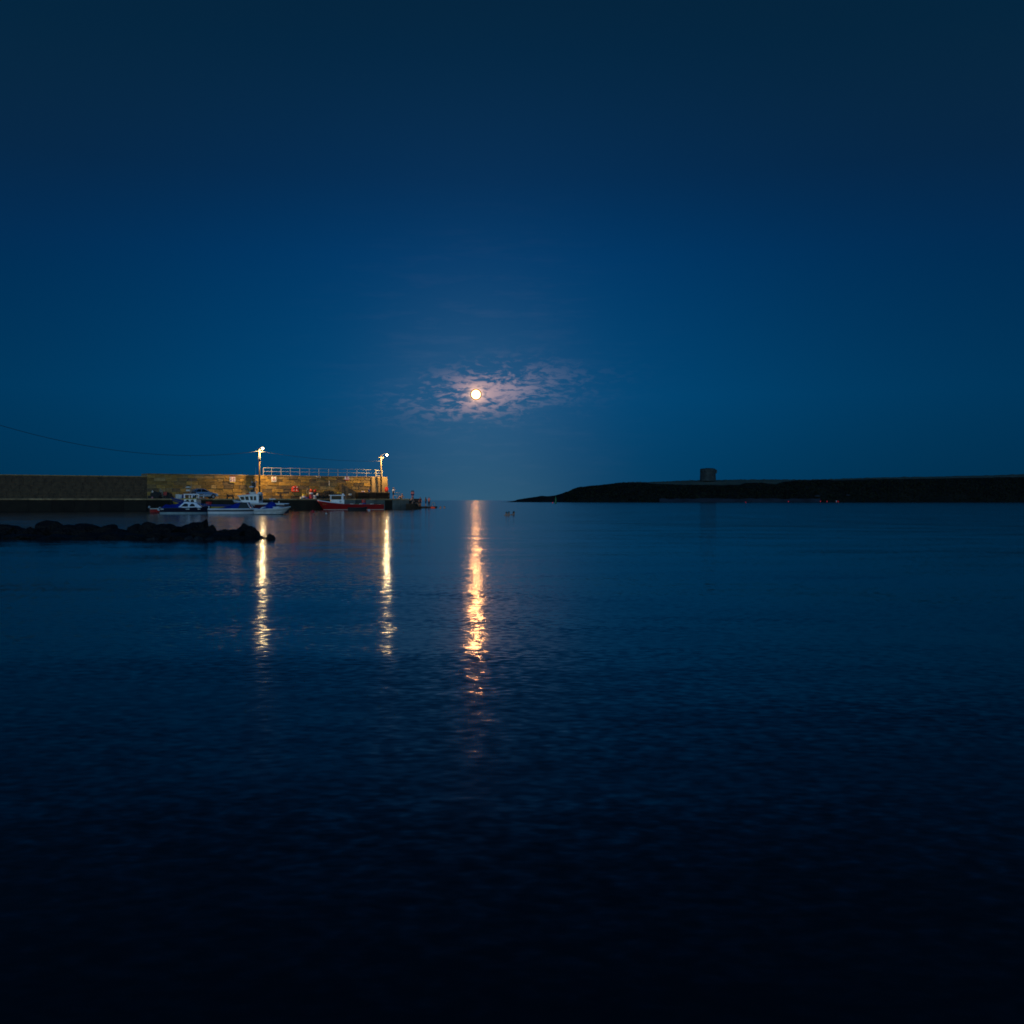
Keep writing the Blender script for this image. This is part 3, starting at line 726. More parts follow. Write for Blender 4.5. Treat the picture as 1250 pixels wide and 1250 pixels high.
# ================================================================== boats
def hull(root, L, B, zs, zm, zb, m_side, m_boot, m_rail, m_deck, rake=.5, sw=.82, boot=.10, p=2.2, deck_drop=.10, flare=.30, rail_r=.035, stripe=None):
    """x forward, waterline z=0, stern at -L/2"""
    n = 18
    def sheer(t): return zs + (zm - zs) * min(1, t / .45) if t < .45 else zm + (zb - zm) * ((t - .45) / .55) ** 1.8
    def plan(t): return (sw + (1 - sw) * math.sin(math.pi / 2 * min(1, t / .42))) if t < .42 else max(.012, 1 - ((t - .42) / .58) ** p)
    def pt(t, z, s):
        zf = (z + .35) / (sheer(t) + .35)
        x = -L / 2 + t * (L - rake * (1 - zf) * t ** 3)
        w = B / 2 * plan(t) * (1 - flare + flare * zf ** .8) * (1 - .25 * (1 - zf) * t)
        return (x, s * w, z)
    ts = [i / n for i in range(n + 1)]
    def band(z0, z1, k):
        rows = []
        for j in range(k + 1):
            r = []
            for s, seq in ((-1, ts), (1, ts[::-1])):
                for t in seq:
                    a = z0(t); b = z1(t); r.append(pt(t, a + (b - a) * j / k, s))
            rows.append(r)
        return rows
    mb = MB(); mb.grid(band(lambda t: boot, sheer, 5))
    tr = []
    for z_ in [boot + (sheer(0) - boot) * k / 3 for k in range(4)]: tr.append([pt(0, z_, -1), (pt(0, z_, 1)[0], 0, z_), pt(0, z_, 1)])
    mb.grid(tr); mb.build('hull_side', m_side, root, smooth=True)
    mb = MB(); mb.grid(band(lambda t: -.35, lambda t: boot, 2)); mb.grid([[pt(0, -.35, -1), pt(0, -.35, 1)], [pt(0, boot, -1), pt(0, boot, 1)]]); mb.build('hull_bottom', m_boot, root, smooth=True)
    for s in (-1, 1):
        MB().tube([(pt(t, sheer(t), s)[0], pt(t, sheer(t), s)[1], sheer(t) + .01) for t in ts], rail_r, 8).build('gunwale', m_rail, root, smooth=True)
    mb = MB(); mb.grid([[(pt(t, sheer(t), -1)[0], pt(t, sheer(t), -1)[1] * .97, sheer(t) - deck_drop), (pt(t, sheer(t), 1)[0], pt(t, sheer(t), 1)[1] * .97, sheer(t) - deck_drop)] for t in ts]); mb.build('deck', m_deck, root)
    if stripe:
        z0, z1, m_ = stripe
        for s in (-1, 1):
            rows = []
            for z_ in (z0, z1):
                rows.append([(q[0], q[1] + s * .012, q[2]) for q in (pt(t, z_ + (sheer(t) - zm) * .8, s) for t in ts)])
            MB().grid(rows).build('side_stripe', m_, root, smooth=True)
    return pt, sheer
def cabin(root, name, prof, w, m_, taper=.94, z_ref=None, smooth=False):
    """side outline prof [(x,z)], half width w narrowing with height"""
    zs_ = [q[1] for q in prof]; z0, z1 = min(zs_), max(zs_)
    f = lambda z: w * (1 - (1 - taper) * (z - z0) / max(.01, z1 - z0))
    mb = MB(); n = len(prof); vs = [(x_, -f(z_), z_) for x_, z_ in prof] + [(x_, f(z_), z_) for x_, z_ in prof]
    mb.add(vs, [tuple(range(n)), tuple(range(2 * n - 1, n - 1, -1))] + [(i, (i + 1) % n, n + (i + 1) % n, n + i) for i in range(n)])
    mb.build(name, m_, root, bevel=.02); return f
def panes(root, f, quads, m_=None, name='window', frame=None):
    for q in quads:
        for s in (-1, 1):
            vs = [(x_, s * (f(z_) + .012), z_) for x_, z_ in q]
            mb = MB(); mb.prism(vs, (0, -s * .02, 0)); o = mb.build(name, m_ or M['glass'], root)
            if frame:
                cx_ = sum(a for a, _ in q) / len(q); cz_ = sum(b for _, b in q) / len(q)
                MB().tube([(cx_ + (x_ - cx_) * 1.04, s * (f(z_) + .014), cz_ + (z_ - cz_) * 1.06) for x_, z_ in q + [q[0]]], .014, 6).build('frame', frame, o)
def arch(x0, x1, z0, z1, n=6):
    r = (x1 - x0) / 2; c = (x0 + x1) / 2; zt = max(z0 + .02, z1 - r)
    return [(x0, z0), (x1, z0)] + [(c + r * math.cos(math.pi * k / n), zt + (z1 - zt) * math.sin(math.pi * k / n)) for k in range(n + 1)]
def canvas(root, pts, w, name='canvas_cover', m_=None, sag=.05):
    """tent-like cover: pts [(x, z_edge, z_ridge, halfwidth)]"""
    rows = []; rc = random.Random(len(pts) * 7 + int(w * 100))
    fine = []
    for (a, b) in zip(pts, pts[1:]):
        for k in range(5): fine.append(tuple(a[i] + (b[i] - a[i]) * k / 5 for i in range(4)))
    fine.append(pts[-1])
    for (x_, ze, zr, hw) in fine:
        r = []
        for j in range(15):
            q = -1 + 2 * j / 14; a = abs(q)
            r.append((x_ + rc.uniform(-.015, .015), hw * q, ze + (zr - ze) * (1 - a ** 1.6) - sag * math.sin(math.pi * a) * (zr - ze) + rc.uniform(-.014, .014)))
        r = [(r[0][0], r[0][1] * 1.01, ze - .10)] + r + [(r[-1][0], r[-1][1] * 1.01, ze - .10)]
        rows.append(r)
    mb = MB(); mb.grid(rows)
    for e in (rows[0], rows[-1]): mb.add(e, [tuple(range(len(e)))])
    o = mb.build(name, m_ or M['blue'], root, smooth=True); return o
def outboard(root, x, z, k=1.0):
    t = MB().box((x - .18 * k, 0, z + .32 * k), (.36 * k, .24 * k, .34 * k), ry=.1, taper=.8).build('outboard_cowl', M['grey'], root, bevel=.06)
    MB().box((x - .14 * k, 0, z - .12 * k), (.14 * k, .12 * k, .65 * k)).build('outboard_leg', M['dark'], root, bevel=.02)
def antenna(root, x, y, z, h, m_, r=.014, name='antenna'): MB().tube([(x, y, z), (x, y, z + h)], [r, r * .5], 6).build(name, m_, root)
def squiggle(root, x0, x1, z, h, y, m_, seed, name='lettering'):
    r = random.Random(seed); mb = MB(); x_ = x0
    while x_ < x1:
        w = r.uniform(.55, .8) * h; q = r.random()
        if q < .85:
            mb.box((x_ + w * .2, y, z), (h * .16, .006, h), ry=r.uniform(-.2, .3))
            if q < .6: mb.box((x_ + w * .5, y, z + r.choice((-.4, .4, 0)) * h), (w * .6, .006, h * .16))
            if q < .4: mb.box((x_ + w * .8, y, z), (h * .16, .006, h * .9))
        x_ += w * 1.25
    mb.build(name, m_, root)
def text(root, body, loc, size, m_, rot, name='lettering'):
    cu = bpy.data.curves.new('txt', 'FONT'); cu.body = body; cu.size = size; cu.extrude = .003; cu.align_x = 'CENTER'
    o = bpy.data.objects.new('txt', cu); COL.objects.link(o); bpy.context.view_layer.update()
    me_ = bpy.data.meshes.new_from_object(o.evaluated_get(bpy.context.evaluated_depsgraph_get())); bpy.data.objects.remove(o)
    me_.materials.clear(); me_.materials.append(m_)
    t = bpy.data.objects.new(name, me_); COL.objects.link(t); t.parent = root; t.location = loc; t.rotation_euler = rot; return t
def boat(px0, px1, row, rz, name, label, ddepth=0.0):
    d_ = WD(row) + ddepth; pc = (px0 + px1) / 2
    L = (px1 - px0) / F * d_ / abs(math.cos(rz))
    t = empty(name, (GX(pc, d_), d_, 0), rz, label, 'boat', 'boats moored by the quay')
    return t, L, d_ / F

# A navy cabin cruiser, bow right
t, L, k = boat(198, 257, 627.6, math.radians(6), 'cabin_cruiser', 'navy and white cabin cruiser with blue canvas over its stern', .9)
hull(t, L, 1.9, .58, .60, .80, M['navy'], M['pale'], M['navy'], M['white2'], rake=.6, boot=.20, rail_r=.03)
X = lambda px: (px - 227.5) * k
f = cabin(t, 'cabin', [(X(218), .58), (X(247.5), .64), (X(241), 1.10), (X(238), 1.16), (X(227), 1.24), (X(226), 1.20)], .72, M['white'], .84)
panes(t, f, [[(X(223), .76), (X(231), .76), (X(231), 1.00), (X(229), 1.07), (X(226.5), 1.04)], arch(X(233), X(239.2), .77, 1.05)], frame=M['white2'])
mb = MB(); mb.add([(X(246.3), -.52, .70), (X(246.3), .52, .70), (X(241.3), .45, 1.06), (X(241.3), -.45, 1.06)], [(0, 1, 2, 3)])
mb.v = [(a + .02, b, c + .02) for a, b, c in mb.v]; mb.build('windscreen', M['glass'], t)
canvas(t, [(X(198.6), .58, .68, .55), (X(203), .60, .98, .80), (X(207), .62, .92, .82), (X(216), .62, 1.02, .82), (X(222), .62, 1.20, .76), (X(226.5), .66, 1.34, .70)], .8)
outboard(t, -L / 2, .35, .8)
MB().tube([(X(250), -.45, .75), (X(250), -.45, 1.0), (X(256), 0, 1.12), (X(250), .45, 1.0), (X(250), .45, .75)], .016, 6).build('pulpit_rail', M['galv'], t, smooth=True)
for x_, w_ in ((X(231), .18), (X(244), .14), (X(201), .16)): MB().tube([(x_ - w_, -.86 if x_ < X(240) else -.62, .50), (x_ + w_, -.86 if x_ < X(240) else -.60, .50)], .06, 8).build('fender', M['white2'], t, smooth=True)

# B small dinghy with red bottom half, left
t, L, k = boat(184.5, 203, 626.4, math.radians(12), 'open_dinghy', 'small open dinghy with red lower hull and raised outboard motor', .6)
hull(t, L, 1.1, .46, .46, .58, M['red'], M['dkred'], M['offwhite'], M['deck'], rake=.3, boot=.08, rail_r=.05, deck_drop=.16)
outboard(t, -L / 2, .42, .75)
for x_ in (-.35, .3): MB().box((x_, 0, .40), (.2, .95, .03)).build('thwart', M['offwhite'], t)
MB().tube([(-.05, -.5, .40), (.35, -.55, .22)], .10, 10).build('fender', M['white2'], t, smooth=True)

# C yellow and blue half decker behind, bow left
t, L, k = boat(208, 300, 624.6, math.pi - math.radians(4), 'half_decker', 'yellow hulled fishing boat with blue rim and arched windows behind the cruiser', 0)
pt, sh = hull(t, L, 2.7, .78, .80, 1.66, M['yellow'], M['dkred'], M['bluep'], M['deck'], rake=.9, boot=.15, rail_r=.07, stripe=(.62, .80, M['bluep']), p=2.6)
X = lambda px: -(px - 254) * k
zr = lambda y: SZ(y, k * F)
f = cabin(t, 'wheelhouse', [(X(227.5), .75), (X(242), .75), (X(242), zr(609.2)), (X(227), zr(609.2))], .85, M['white'], .96)
panes(t, f, [arch(X(234.0), X(229.0), zr(615.0), zr(610.0)), arch(X(239.6), X(235.4), zr(615.0), zr(609.8))], frame=M['white2'])
MB().b2(X(243.2), X(225.6), -.95, .95, zr(609.2), zr(608.2)).build('roof', M['yellow'], t, bevel=.02)
fr = MB()
for s in (-1, 1):
    MB().b2(X(246), X(226.6), s * .8 - .04, s * .8 + .04, zr(604.1), zr(603.1)).build('canopy_rail', M['white'], t)
    for px_, w_ in ((227.6, .16), (237.0, .14), (245.4, .10)): MB().b2(X(px_) - w_ / 2, X(px_) + w_ / 2, s * .8 - .035, s * .8 + .035, zr(608.2), zr(604.1)).build('canopy_post', M['white'], t)
MB().b2(X(246), X(226.6), -.84, .84, zr(603.1), zr(602.8)).build('canopy_roof', M['white'], t, bevel=.01)
MB().box((X(244), -.0, zr(608.2)), (.9, 1.5, .06)).build('side_shelf', M['pale'], t)
MB().tube([(X(242.6), .88, .75), (X(242.6), .88, zr(608.8))], .03, 6).build('stanchion', M['white'], t)
antenna(t, X(233.2), .1, zr(603), 1.9, M['galv'], .02)
MB().box((X(236), 0, zr(601.2)), (.5, .4, .3), taper=.7).build('radar_base', M['dark'], t)
MB().lathe([(.1, 0), (.34, .04), (.34, .16), (.1, .22)], (X(229.5), 0, zr(595.9)), 18).build('radar_dome', M['offwhite'], t, smooth=True)
MB().tube([(X(229.5), 0, zr(603)), (X(229.5), 0, zr(595.6))], .05, 8).build('mast', M['dark'], t)
MB().box((X(229.2), 0, zr(598.6)), (.45, .35, .22)).build('floodlight', M['offwhite'], t, bevel=.03)
for px_, m_ in ((214, 'black'), (217.5, 'black')): MB().torus((X(px_), 1.15 if px_ < 216 else 1.28, .72), .16, .06, 'Y', 16, 8).build('tyre_fender', M[m_], t, smooth=True)
tb = empty('plastic_tub', t.matrix_basis @ Vector((X(256.2), .35, .70)), .2, 'round red plastic tub on the yellow boat', 'tub')
MB().lathe([(.28, 0), (.36, .45), (.38, .45), (.38, .50), (.33, .50), (.27, .06)], n=18).build('tub_body', M['hotred'], tb); MB().torus((0, 0, .06), .30, .035, 'Z').build('yellow_rim', M['yellow'], tb)

# E dark red trawler style boat with white wheelhouse, bow left, behind
t, L, k = boat(284, 350.5, 625.2, math.pi - math.radians(3), 'fishing_boat', 'dark red fishing boat with white wheelhouse and tall aerials', 0)
zr = lambda y: SZ(y, k * F); X = lambda px: -(px - 317.2) * k
pt, sh = hull(t, L, 2.4, zr(615.2), zr(614.6), zr(611.0), M['dkred'], M['black'], M['white'], M['deck'], rake=.8, boot=.10, rail_r=.07, stripe=(zr(616.0), zr(614.4), M['white2']))
f = cabin(t, 'wheelhouse', [(X(318.3), .9), (X(299), .9), (X(295.5), zr(610.0)), (X(292.8), zr(605.2)), (X(318.3), zr(603.4))], .85, M['white'], .95)
sl = lambda px, y: (X(px + (610 - y) * -.35), zr(y))
panes(t, f, [[(X(301.0), zr(610.2)), (X(297.0), zr(610.2)), (X(295.3), zr(606.6)), (X(300.0), zr(606.4))],
             [(X(306.4), zr(610.3)), (X(302.6), zr(610.3)), (X(301.4), zr(606.3)), (X(305.6), zr(606.0))],
             [(X(311.2), zr(610.5)), (X(308.4), zr(610.5)), (X(307.2), zr(605.9)), (X(311.0), zr(605.9))],
             [(X(315.2), zr(610.6)), (X(312.4), zr(610.6)), (X(312.4), zr(605.8)), (X(315.2), zr(605.8))]], frame=M['white2'])
MB().prism([(X(291.6), -.9, zr(605.6)), (X(318.8), -.9, zr(603.6)), (X(318.8), -.9, zr(602.4)), (X(300), -.9, zr(604.2)), (X(292.4), -.9, zr(604.8))], (0, 1.8, 0)).build('roof', M['white'], t, bevel=.02)
MB().box((X(308), 0, zr(601.8)), (.75, .6, .28), taper=.8).build('roof_locker', M['offwhite'], t, bevel=.03)
MB().tube([(X(301.5), .3, zr(603.4)), (X(306), .3, zr(603.4))], .11, 10).build('liferaft', M['orange'], t, smooth=True)
MB().tube([(X(309.8), 0, zr(603)), (X(309.8), 0, zr(588))], .085, 8).build('mast', M['dark'], t)
MB().box((X(309.6), 0, zr(592)), (.42, .10, .5)).build('mast_gear', M['dark'], t); MB().box((X(308.4), 0.1, zr(599.5)), (.35, .3, .35)).build('mast_box', M['dark'], t)
MB().lathe([(.08, 0), (.28, .03), (.28, .12), (.08, .17)], (X(307.4), .15, zr(595.2)), 16).build('radar_dome', M['white'], t, smooth=True)
MB().box((X(310), 0, zr(588.6)), (.7, .06, .08)).build('mast_yard', M['galv'], t); 
for dx_ in (-.3, .25): MB().box((X(310) + dx_, 0, zr(588.2)), (.12, .1, .16)).build('deck_light', M['galv'], t)
antenna(t, X(312.6), .2, zr(603), zr(570.5) - zr(603), M['white2'], .022)
antenna(t, X(305.8), -.2, zr(603), zr(583) - zr(603), M['galv'], .016)
antenna(t, X(313.6), -.1, zr(603), zr(590) - zr(603), M['galv'], .02)
MB().b2(X(319.4), X(315.4), -.25, .25, zr(604), zr(600.9)).build('exhaust_casing', M['white'], t, bevel=.03)
MB().box((X(319.6), .5, zr(608)), (.22, .4, .6)).build('black_cowl', M['black'], t, bevel=.03)
MB().box((X(334), .4, zr(609.3)), (.72, .3, .16)).build('fish_tray', M['offwhite'], t, bevel=.02)
MB().tube([(X(334), .4, zr(614)), (X(334), .4, zr(610))], .03, 6).build('tray_stand', M['galv'], t)
MB().tube([(X(343.4), .9, zr(615)), (X(343.4), .9, zr(611.8))], .06, 8).build('stern_post', M['white'], t)
text(t, 'DA 70', (X(310.5), 1.215, zr(618.0)), .30, M['white2'], (math.pi / 2, 0, math.pi))

# D white boat with blue cover, bow right
t, L, k = boat(256.5, 319.5, 627.9, math.radians(3), 'day_boat', 'white motor boat with blue canvas cover and dark side stripe', .7)
zr = lambda y: SZ(y, k * F); X = lambda px: (px - 288) * k
hull(t, L, 1.9, zr(621.4), zr(621.4), zr(621.0), M['white'], M['pale'], M['white'], M['white2'], rake=1.0, boot=.05, rail_r=.055, stripe=(zr(624.3), zr(622.6), M['navy']), deck_drop=.02, sw=.9)
canvas(t, [(X(265), zr(621.6), zr(620.6), .5), (X(272), zr(621.4), zr(619.6), .72), (X(282), zr(621.4), zr(617.0), .78), (X(290), zr(621.2), zr(613.9), .74), (X(295.6), zr(620.6), zr(613.0), .62)], .7)
fw = MB(); 
for s in (-1, 1):
    MB().prism([(X(294.8), s * .60, zr(614.0)), (X(303.4), s * .60, zr(613.8)), (X(307.4), s * .66, zr(621.2)), (X(292), s * .66, zr(621.2))], (0, -s * .02, 0)).build('side_window', M['glass'], t)
    MB().tube([(X(303.2), s * .62, zr(613.7)), (X(307.6), s * .68, zr(621.4))], .038, 8).build('window_frame', M['white'], t)
    MB().tube([(X(294), s * .60, zr(613.8)), (X(303.4), s * .60, zr(613.6))], .028, 8).build('window_frame', M['dark'], t)
MB().add([(X(303.5), -.58, zr(613.8)), (X(303.5), .58, zr(613.8)), (X(307.6), .64, zr(621.2)), (X(307.6), -.64, zr(621.2))], [(0, 1, 2, 3)]).build('windscreen', M['glass'], t)
squiggle(t, X(258.6), X(272), zr(623.3), .115, -.86, M['bluep'], 3)
MB().box((-L / 2 - .12, .2, .35), (.28, .22, .6)).build('outboard_bracket', M['black'], t, bevel=.03)
MB().tube([(X(262), -.6, zr(621)), (X(264), -.5, zr(619.8)), (X(268), -.45, zr(620.2))], .035, 6).build('cleat_rope', M['rope'], t)

# F grey white speedboat with small blue cover, bow right, nearest
t, L, k = boat(312.5, 355, 628.0, math.radians(-5), 'speedboat', 'pale grey speedboat with peaked blue cover nearest the open water', -.9)
zr = lambda y: SZ(y, k * F); X = lambda px: (px - 333.7) * k
hull(t, L, 1.75, zr(622.0), zr(621.4), zr(618.8), M['white2'], M['teal'], M['white'], M['white2'], rake=1.1, boot=.07, rail_r=.045, stripe=(zr(623.9), zr(623.4), M['grey']), deck_drop=.03, sw=.88, p=2.6)
canvas(t, [(X(314.5), zr(621.8), zr(620.6), .5), (X(322), zr(621.2), zr(618.0), .66), (X(328), zr(620.2), zr(613.4), .62), (X(331.5), zr(619.4), zr(612.2), .60), (X(335), zr(619.4), zr(613.6), .56), (X(337.6), zr(619.8), zr(616.6), .5)], .6)
f = cabin(t, 'cockpit_coaming', [(X(318), zr(622)), (X(349), zr(621.0)), (X(342), zr(618.2)), (X(322), zr(618.8))], .62, M['white2'], .8)
MB().prism([(X(337.8), -.5, zr(618.6)), (X(343.2), -.5, zr(620.0)), (X(338.4), -.46, zr(616.4))], (0, .96, 0)).build('windscreen', M['glass'], t)
for s in (-1, 1): MB().tube([(X(342), s * .5, zr(619.8)), (X(347), s * .42, zr(618.2)), (X(353), s * .12, zr(617.9))], .02, 6).build('bow_rail', M['galv'], t, smooth=True)
MB().box((X(328.5), -.66, zr(620.6)), (.07, .04, .22)).build('cover_strap', M['dark'], t)
antenna(t, X(330), .2, zr(612.6), 1.1, M['galv'], .010)
fb = t.matrix_basis @ Vector((L / 2 - .05, 0, zr(619.6)))
cable('mooring_rope', fb, Vector((GX(369.5, WD(627.2)), WD(627.2), -.05)), .06, 'mooring rope slanting from the speedboat bow into the water', .02)

# G red open fishing boat alongside the quay, bow left
t, L, k = boat(389.3, 466.5, 622.4, math.pi + math.radians(14), 'red_fishing_boat', 'bright red fishing boat with white wheelhouse along the quay', 2.6)
zr = lambda y: SZ(y, k * F); X = lambda px: -(px - 427.9) * k / math.cos(math.radians(14))
pt, sh = hull(t, L, 2.7, zr(616.2), zr(616.0), zr(611.6), M['red'], M['offwhite'], M['red'], M['deck'], rake=1.1, boot=.06, rail_r=.06, p=2.8, deck_drop=.25, sw=.85)
# white bulwark strake round the bow
mb = MB()
for s in (-1, 1):
    rows = [[], []]
    for i in range(13):
        tt = .56 + .44 * i / 12; q = pt(tt, sh(tt), s); hgt = .02 + .24 * min(1, (tt - .56) / .2)
        rows[0].append((q[0], q[1] + s * .02, q[2] - .04)); rows[1].append((q[0] + .05 * tt, q[1] * 1.02 + s * .02, q[2] + hgt * .75))
    mb.grid(rows)
mb.build('bulwark', M['white'], t, smooth=True)
mb = MB(); rows = []
for i in range(13):
    tt = .62 + .38 * i / 12; q = pt(tt, sh(tt), 1); rows.append([(q[0], -q[1], q[2] + .12), (q[0], q[1], q[2] + .12)])
mb.grid(rows); mb.build('foredeck', M['white2'], t)
f = cabin(t, 'wheelhouse', [(X(420), .7), (X(404.4), .85), (X(404.6), zr(609.8)), (X(420), zr(609.8))], .82, M['white'], .98)
for s in (-1, 1):
    for px_, w_ in ((404.6, .10), (417.8, .30)): MB().box((X(px_) , s * .78, (zr(609.8) + zr(605.2)) / 2), (w_, .08, zr(605.2) - zr(609.8))).build('cabin_post', M['white'], t)
    MB().b2(X(417), X(405.2), s * .76 - .01, s * .76 + .01, zr(609.8), zr(605.2)).build('side_window', M['glass'], t)
    MB().torus((X(415.6), s * .835, zr(612.3)), .10, .035, 'Y', 16, 6).build('porthole', M['dark'], t)
MB().prism([(X(402.9), -.92, zr(605.3)), (X(420.6), -.92, zr(605.3)), (X(420.6), -.92, zr(604.0)), (X(402.9), -.92, zr(604.2))], (0, 1.84, 0)).build('roof', M['white'], t, bevel=.02)
MB().box((X(419), 0, zr(603.4)), (.25, .3, .22)).build('roof_vent', M['white'], t, bevel=.02)
MB().tube([(X(420.4), .6, zr(613.5)), (X(421.2), .6, zr(604.6)), (X(423), .6, zr(605.6))], .035, 6).build('stern_frame', M['galv'], t)
squiggle(t, X(399.6), X(395.2), zr(615.4), .17, 1.03, M['yellow'], 8)
for x_, m_, z_ in ((429.5, 'offwhite', 615.0), (435.0, 'green', 614.6), (439, 'offwhite', 615.6), (453, 'offwhite', 615.6), (457, 'dark', 615.2)):
    tb = empty('fish_box', t.matrix_basis @ Vector((X(x_), .55, zr(616.6))), PHI + x_, {429.5: 'cream fish box nearest the wheelhouse of the red boat', 435.0: 'green fish box on the deck of the red boat', 439: 'cream fish box beside the green one on the red boat', 453: 'cream fish box near the stern of the red boat', 457: 'dark fish box at the stern of the red boat'}[x_], 'box', 'fish boxes on the red boat')
    MB().b2(-.30, .30, -.2, .2, 0, .03).build('base', M[m_], tb)
    for a, b, c, d_ in ((-.3, .3, -.2, -.17), (-.3, .3, .17, .2), (-.3, -.27, -.17, .17), (.27, .3, -.17, .17)): MB().b2(a, b, c, d_, .03, .22).build('side', M[m_], tb)
def drum(name, loc, r, bands, label, cat='drum', n=18):
    tt = empty(name, loc, 0, label, cat, 'drums and tubs on the pier'); z_ = 0
    for h, m_, nm in bands:
        MB().lathe([(r * .97, z_ + .002), (r, z_ + h * .15), (r, z_ + h * .85), (r * .97, z_ + h - .002)], n=n).build(nm, M[m_], tt, smooth=False); z_ += h
    return tt
drum('stacked_drum', t.matrix_basis @ Vector((X(443.2), .35, zr(616.6))), .31, [(.35, 'bluep', 'lower_half'), (.5, 'red', 'upper_half')], 'red over blue drum standing on the red boat')

# black tender in front of the red boat
t, L, k = boat(425, 448.6, 623.4, math.radians(4), 'tender', 'small black rowing tender floating in front of the red boat', .4)
hull(t, L, 1.15, .40, .36, .50, M['black'], M['black'], M['black'], M['black'], rake=.35, boot=.05, rail_r=.05, deck_drop=.2)
for x_ in (-.6, .2): MB().box((x_, 0, .30), (.2, 1.0, .03)).build('thwart', M['dark'], t)

# ================================================================== buoys
def buoy(px, row, rpx, m_, label, name='mooring_buoy', sz=.95, top=True):
    d_ = WD(row); r = rpx / F * d_; t = empty(name, (GX(px, d_), d_, r * .35), 0, label, 'buoy', 'buoys on the water')
    MB().ball((0, 0, 0), r, 16, 12, sz).build('float', M[m_], t, smooth=True)
    if top:
        MB().lathe([(r * .28, r * .8), (r * .2, r * 1.12), (r * .12, r * 1.15)], n=10).build('neck', M[m_], t)
        MB().torus((0, 0, r * 1.2), r * .18, r * .05, 'Y', 12, 6).build('eye', M['dark'], t)
    return t
buoy(381.9, 625.4, 2.0, 'hotred', 'round red mooring buoy floating below the quay')
buoy(398.2, 627.4, 1.25, 'offwhite', 'small white buoy in front of the red boat bow')
buoy(450.4, 623.8, 1.65, 'white2', 'white buoy beside the black tender')
buoy(255.0, 627.9, 1.5, 'cbrown', 'dark red buoy between the cruiser and the white boat')
MBU = empty('mooring_stake', (GX(255.0, 101.4), 101.4, 0), 0, 'thin pale stake standing in water behind the dark red buoy', 'stake')
MB().tube([(0, 0, -1), (0, 0, .75)], .045, 8).build('shaft', M['white2'], MBU); MB().lathe([(.07, .72), (.07, .8), (.02, .84)], n=10).build('cap', M['white2'], MBU)

def far_buoy(px, d_, r, label):
    t = empty('glow_buoy', (GX(px, d_), d_, 0), 0, label, 'buoy', 'small red buoys off the headland')
    MB().ball((0, 0, r * .3), r, 12, 8).build('float', M['hotred'], t, smooth=True)
    MB().lathe([(r * .3, r * 1.2), (r * .55, r * 1.35), (r * .55, r * 1.9), (r * .2, r * 2.1)], n=10).build('lamp', M['redglow'], t)  # added glowing cap that brightens the buoy, not a known lamp
far_buoy(910.4, 560, .26, 'small red buoy with added glow on open water below the tower')
far_buoy(962.5, 740, .38, 'small red buoy with added glow right of the tower against the shore')
far_buoy(1001.7, 770, .42, 'left one of two close red buoys far right by the shore')
far_buoy(1009.6, 770, .42, 'right one of two close red buoys far right by the shore')
far_buoy(674.6, 470, .22, 'small red buoy close left of the green channel mark')
d_ = 770; t = empty('moored_boat', (GX(1022.4, d_), d_, 0), 0, 'tiny moored boat with added red glow under the far cliffs', 'boat')
hull(t, 2.9, 1.2, .5, .5, .7, M['hotred'], M['dkred'], M['hotred'], M['deck'], rake=.4, boot=.1)
MB().lathe([(.2, 0), (.2, .35)], (0.3, 0, .6), 10).build('lamp', M['redglow'], t)  # same added glow, brightens the tiny boat
MB().box((-.9, 0, .75), (.7, .8, .6), taper=.8).build('cuddy', M['white'], t, bevel=.04)
d_ = 470.0; t = empty('channel_marker', (GX(678.3, d_), d_, 0), 0, 'green conical channel marker standing off the headland tip', 'buoy')
kk = d_ / F
MB().lathe([(1.35 * kk, -.4), (1.35 * kk, .35), (.8 * kk, .75)], n=20).build('float', M['green'], t)
MB().lathe([(1.0 * kk, .7), (.85 * kk, 1.6), (.72 * kk, 2.5)], n=20).build('body', M['green'], t)
MB().lathe([(.25 * kk, 2.5), (.25 * kk, 2.75), (.6 * kk, 2.78), (.1 * kk, 3.3)], n=14).build('top_mark', M['green'], t)

# ================================================================== car on the quay
p = Q(248.5, 2.6); car = empty('parked_car', p, PHI, 'silver blue hatchback car parked on the quay against the wall', 'car')
CLn, CW = 3.75, .82
prof = [(-1.85, .42), (-1.86, .80), (-1.74, .92), (-1.55, .95), (.62, .93), (1.25, .84), (1.72, .70), (1.86, .56), (1.84, .36), (1.60, .30)]
arcs = []
for cx_ in (1.16, -1.15):
    arcs += [(cx_ + .36 * math.cos(a), .30 + .36 * math.sin(a)) for a in [math.pi * k / 8 for k in range(9)]]
prof = prof + arcs[:9] + arcs[9:] + [(-1.60, .30)]
mb = MB(); n = len(prof)
fy = lambda z_: CW * (1 - .10 * max(0, (z_ - .6) / .35))
mb.add([(x_, -fy(z_), z_) for x_, z_ in prof] + [(x_, fy(z_), z_) for x_, z_ in prof], [tuple(range(n)), tuple(range(2 * n - 1, n - 1, -1))] + [(i, (i + 1) % n, n + (i + 1) % n, n + i) for i in range(n)])
body = mb.build('body', M['car'], car, bevel=.03)
roofp = [(-1.62, .93), (.70, .92), (.05, 1.36), (-.25, 1.42), (-1.05, 1.42), (-1.38, 1.34)]
gy = lambda z_: .74 - .30 * (z_ - .92)
mb = MB(); n = len(roofp)
mb.add([(x_, -gy(z_), z_) for x_, z_ in roofp] + [(x_, gy(z_), z_) for x_, z_ in roofp], [tuple(range(n)), tuple(range(2 * n - 1, n - 1, -1))] + [(i, (i + 1) % n, n + (i + 1) % n, n + i) for i in range(n)])
mb.build('cabin_shell', M['car'], car, bevel=.03)
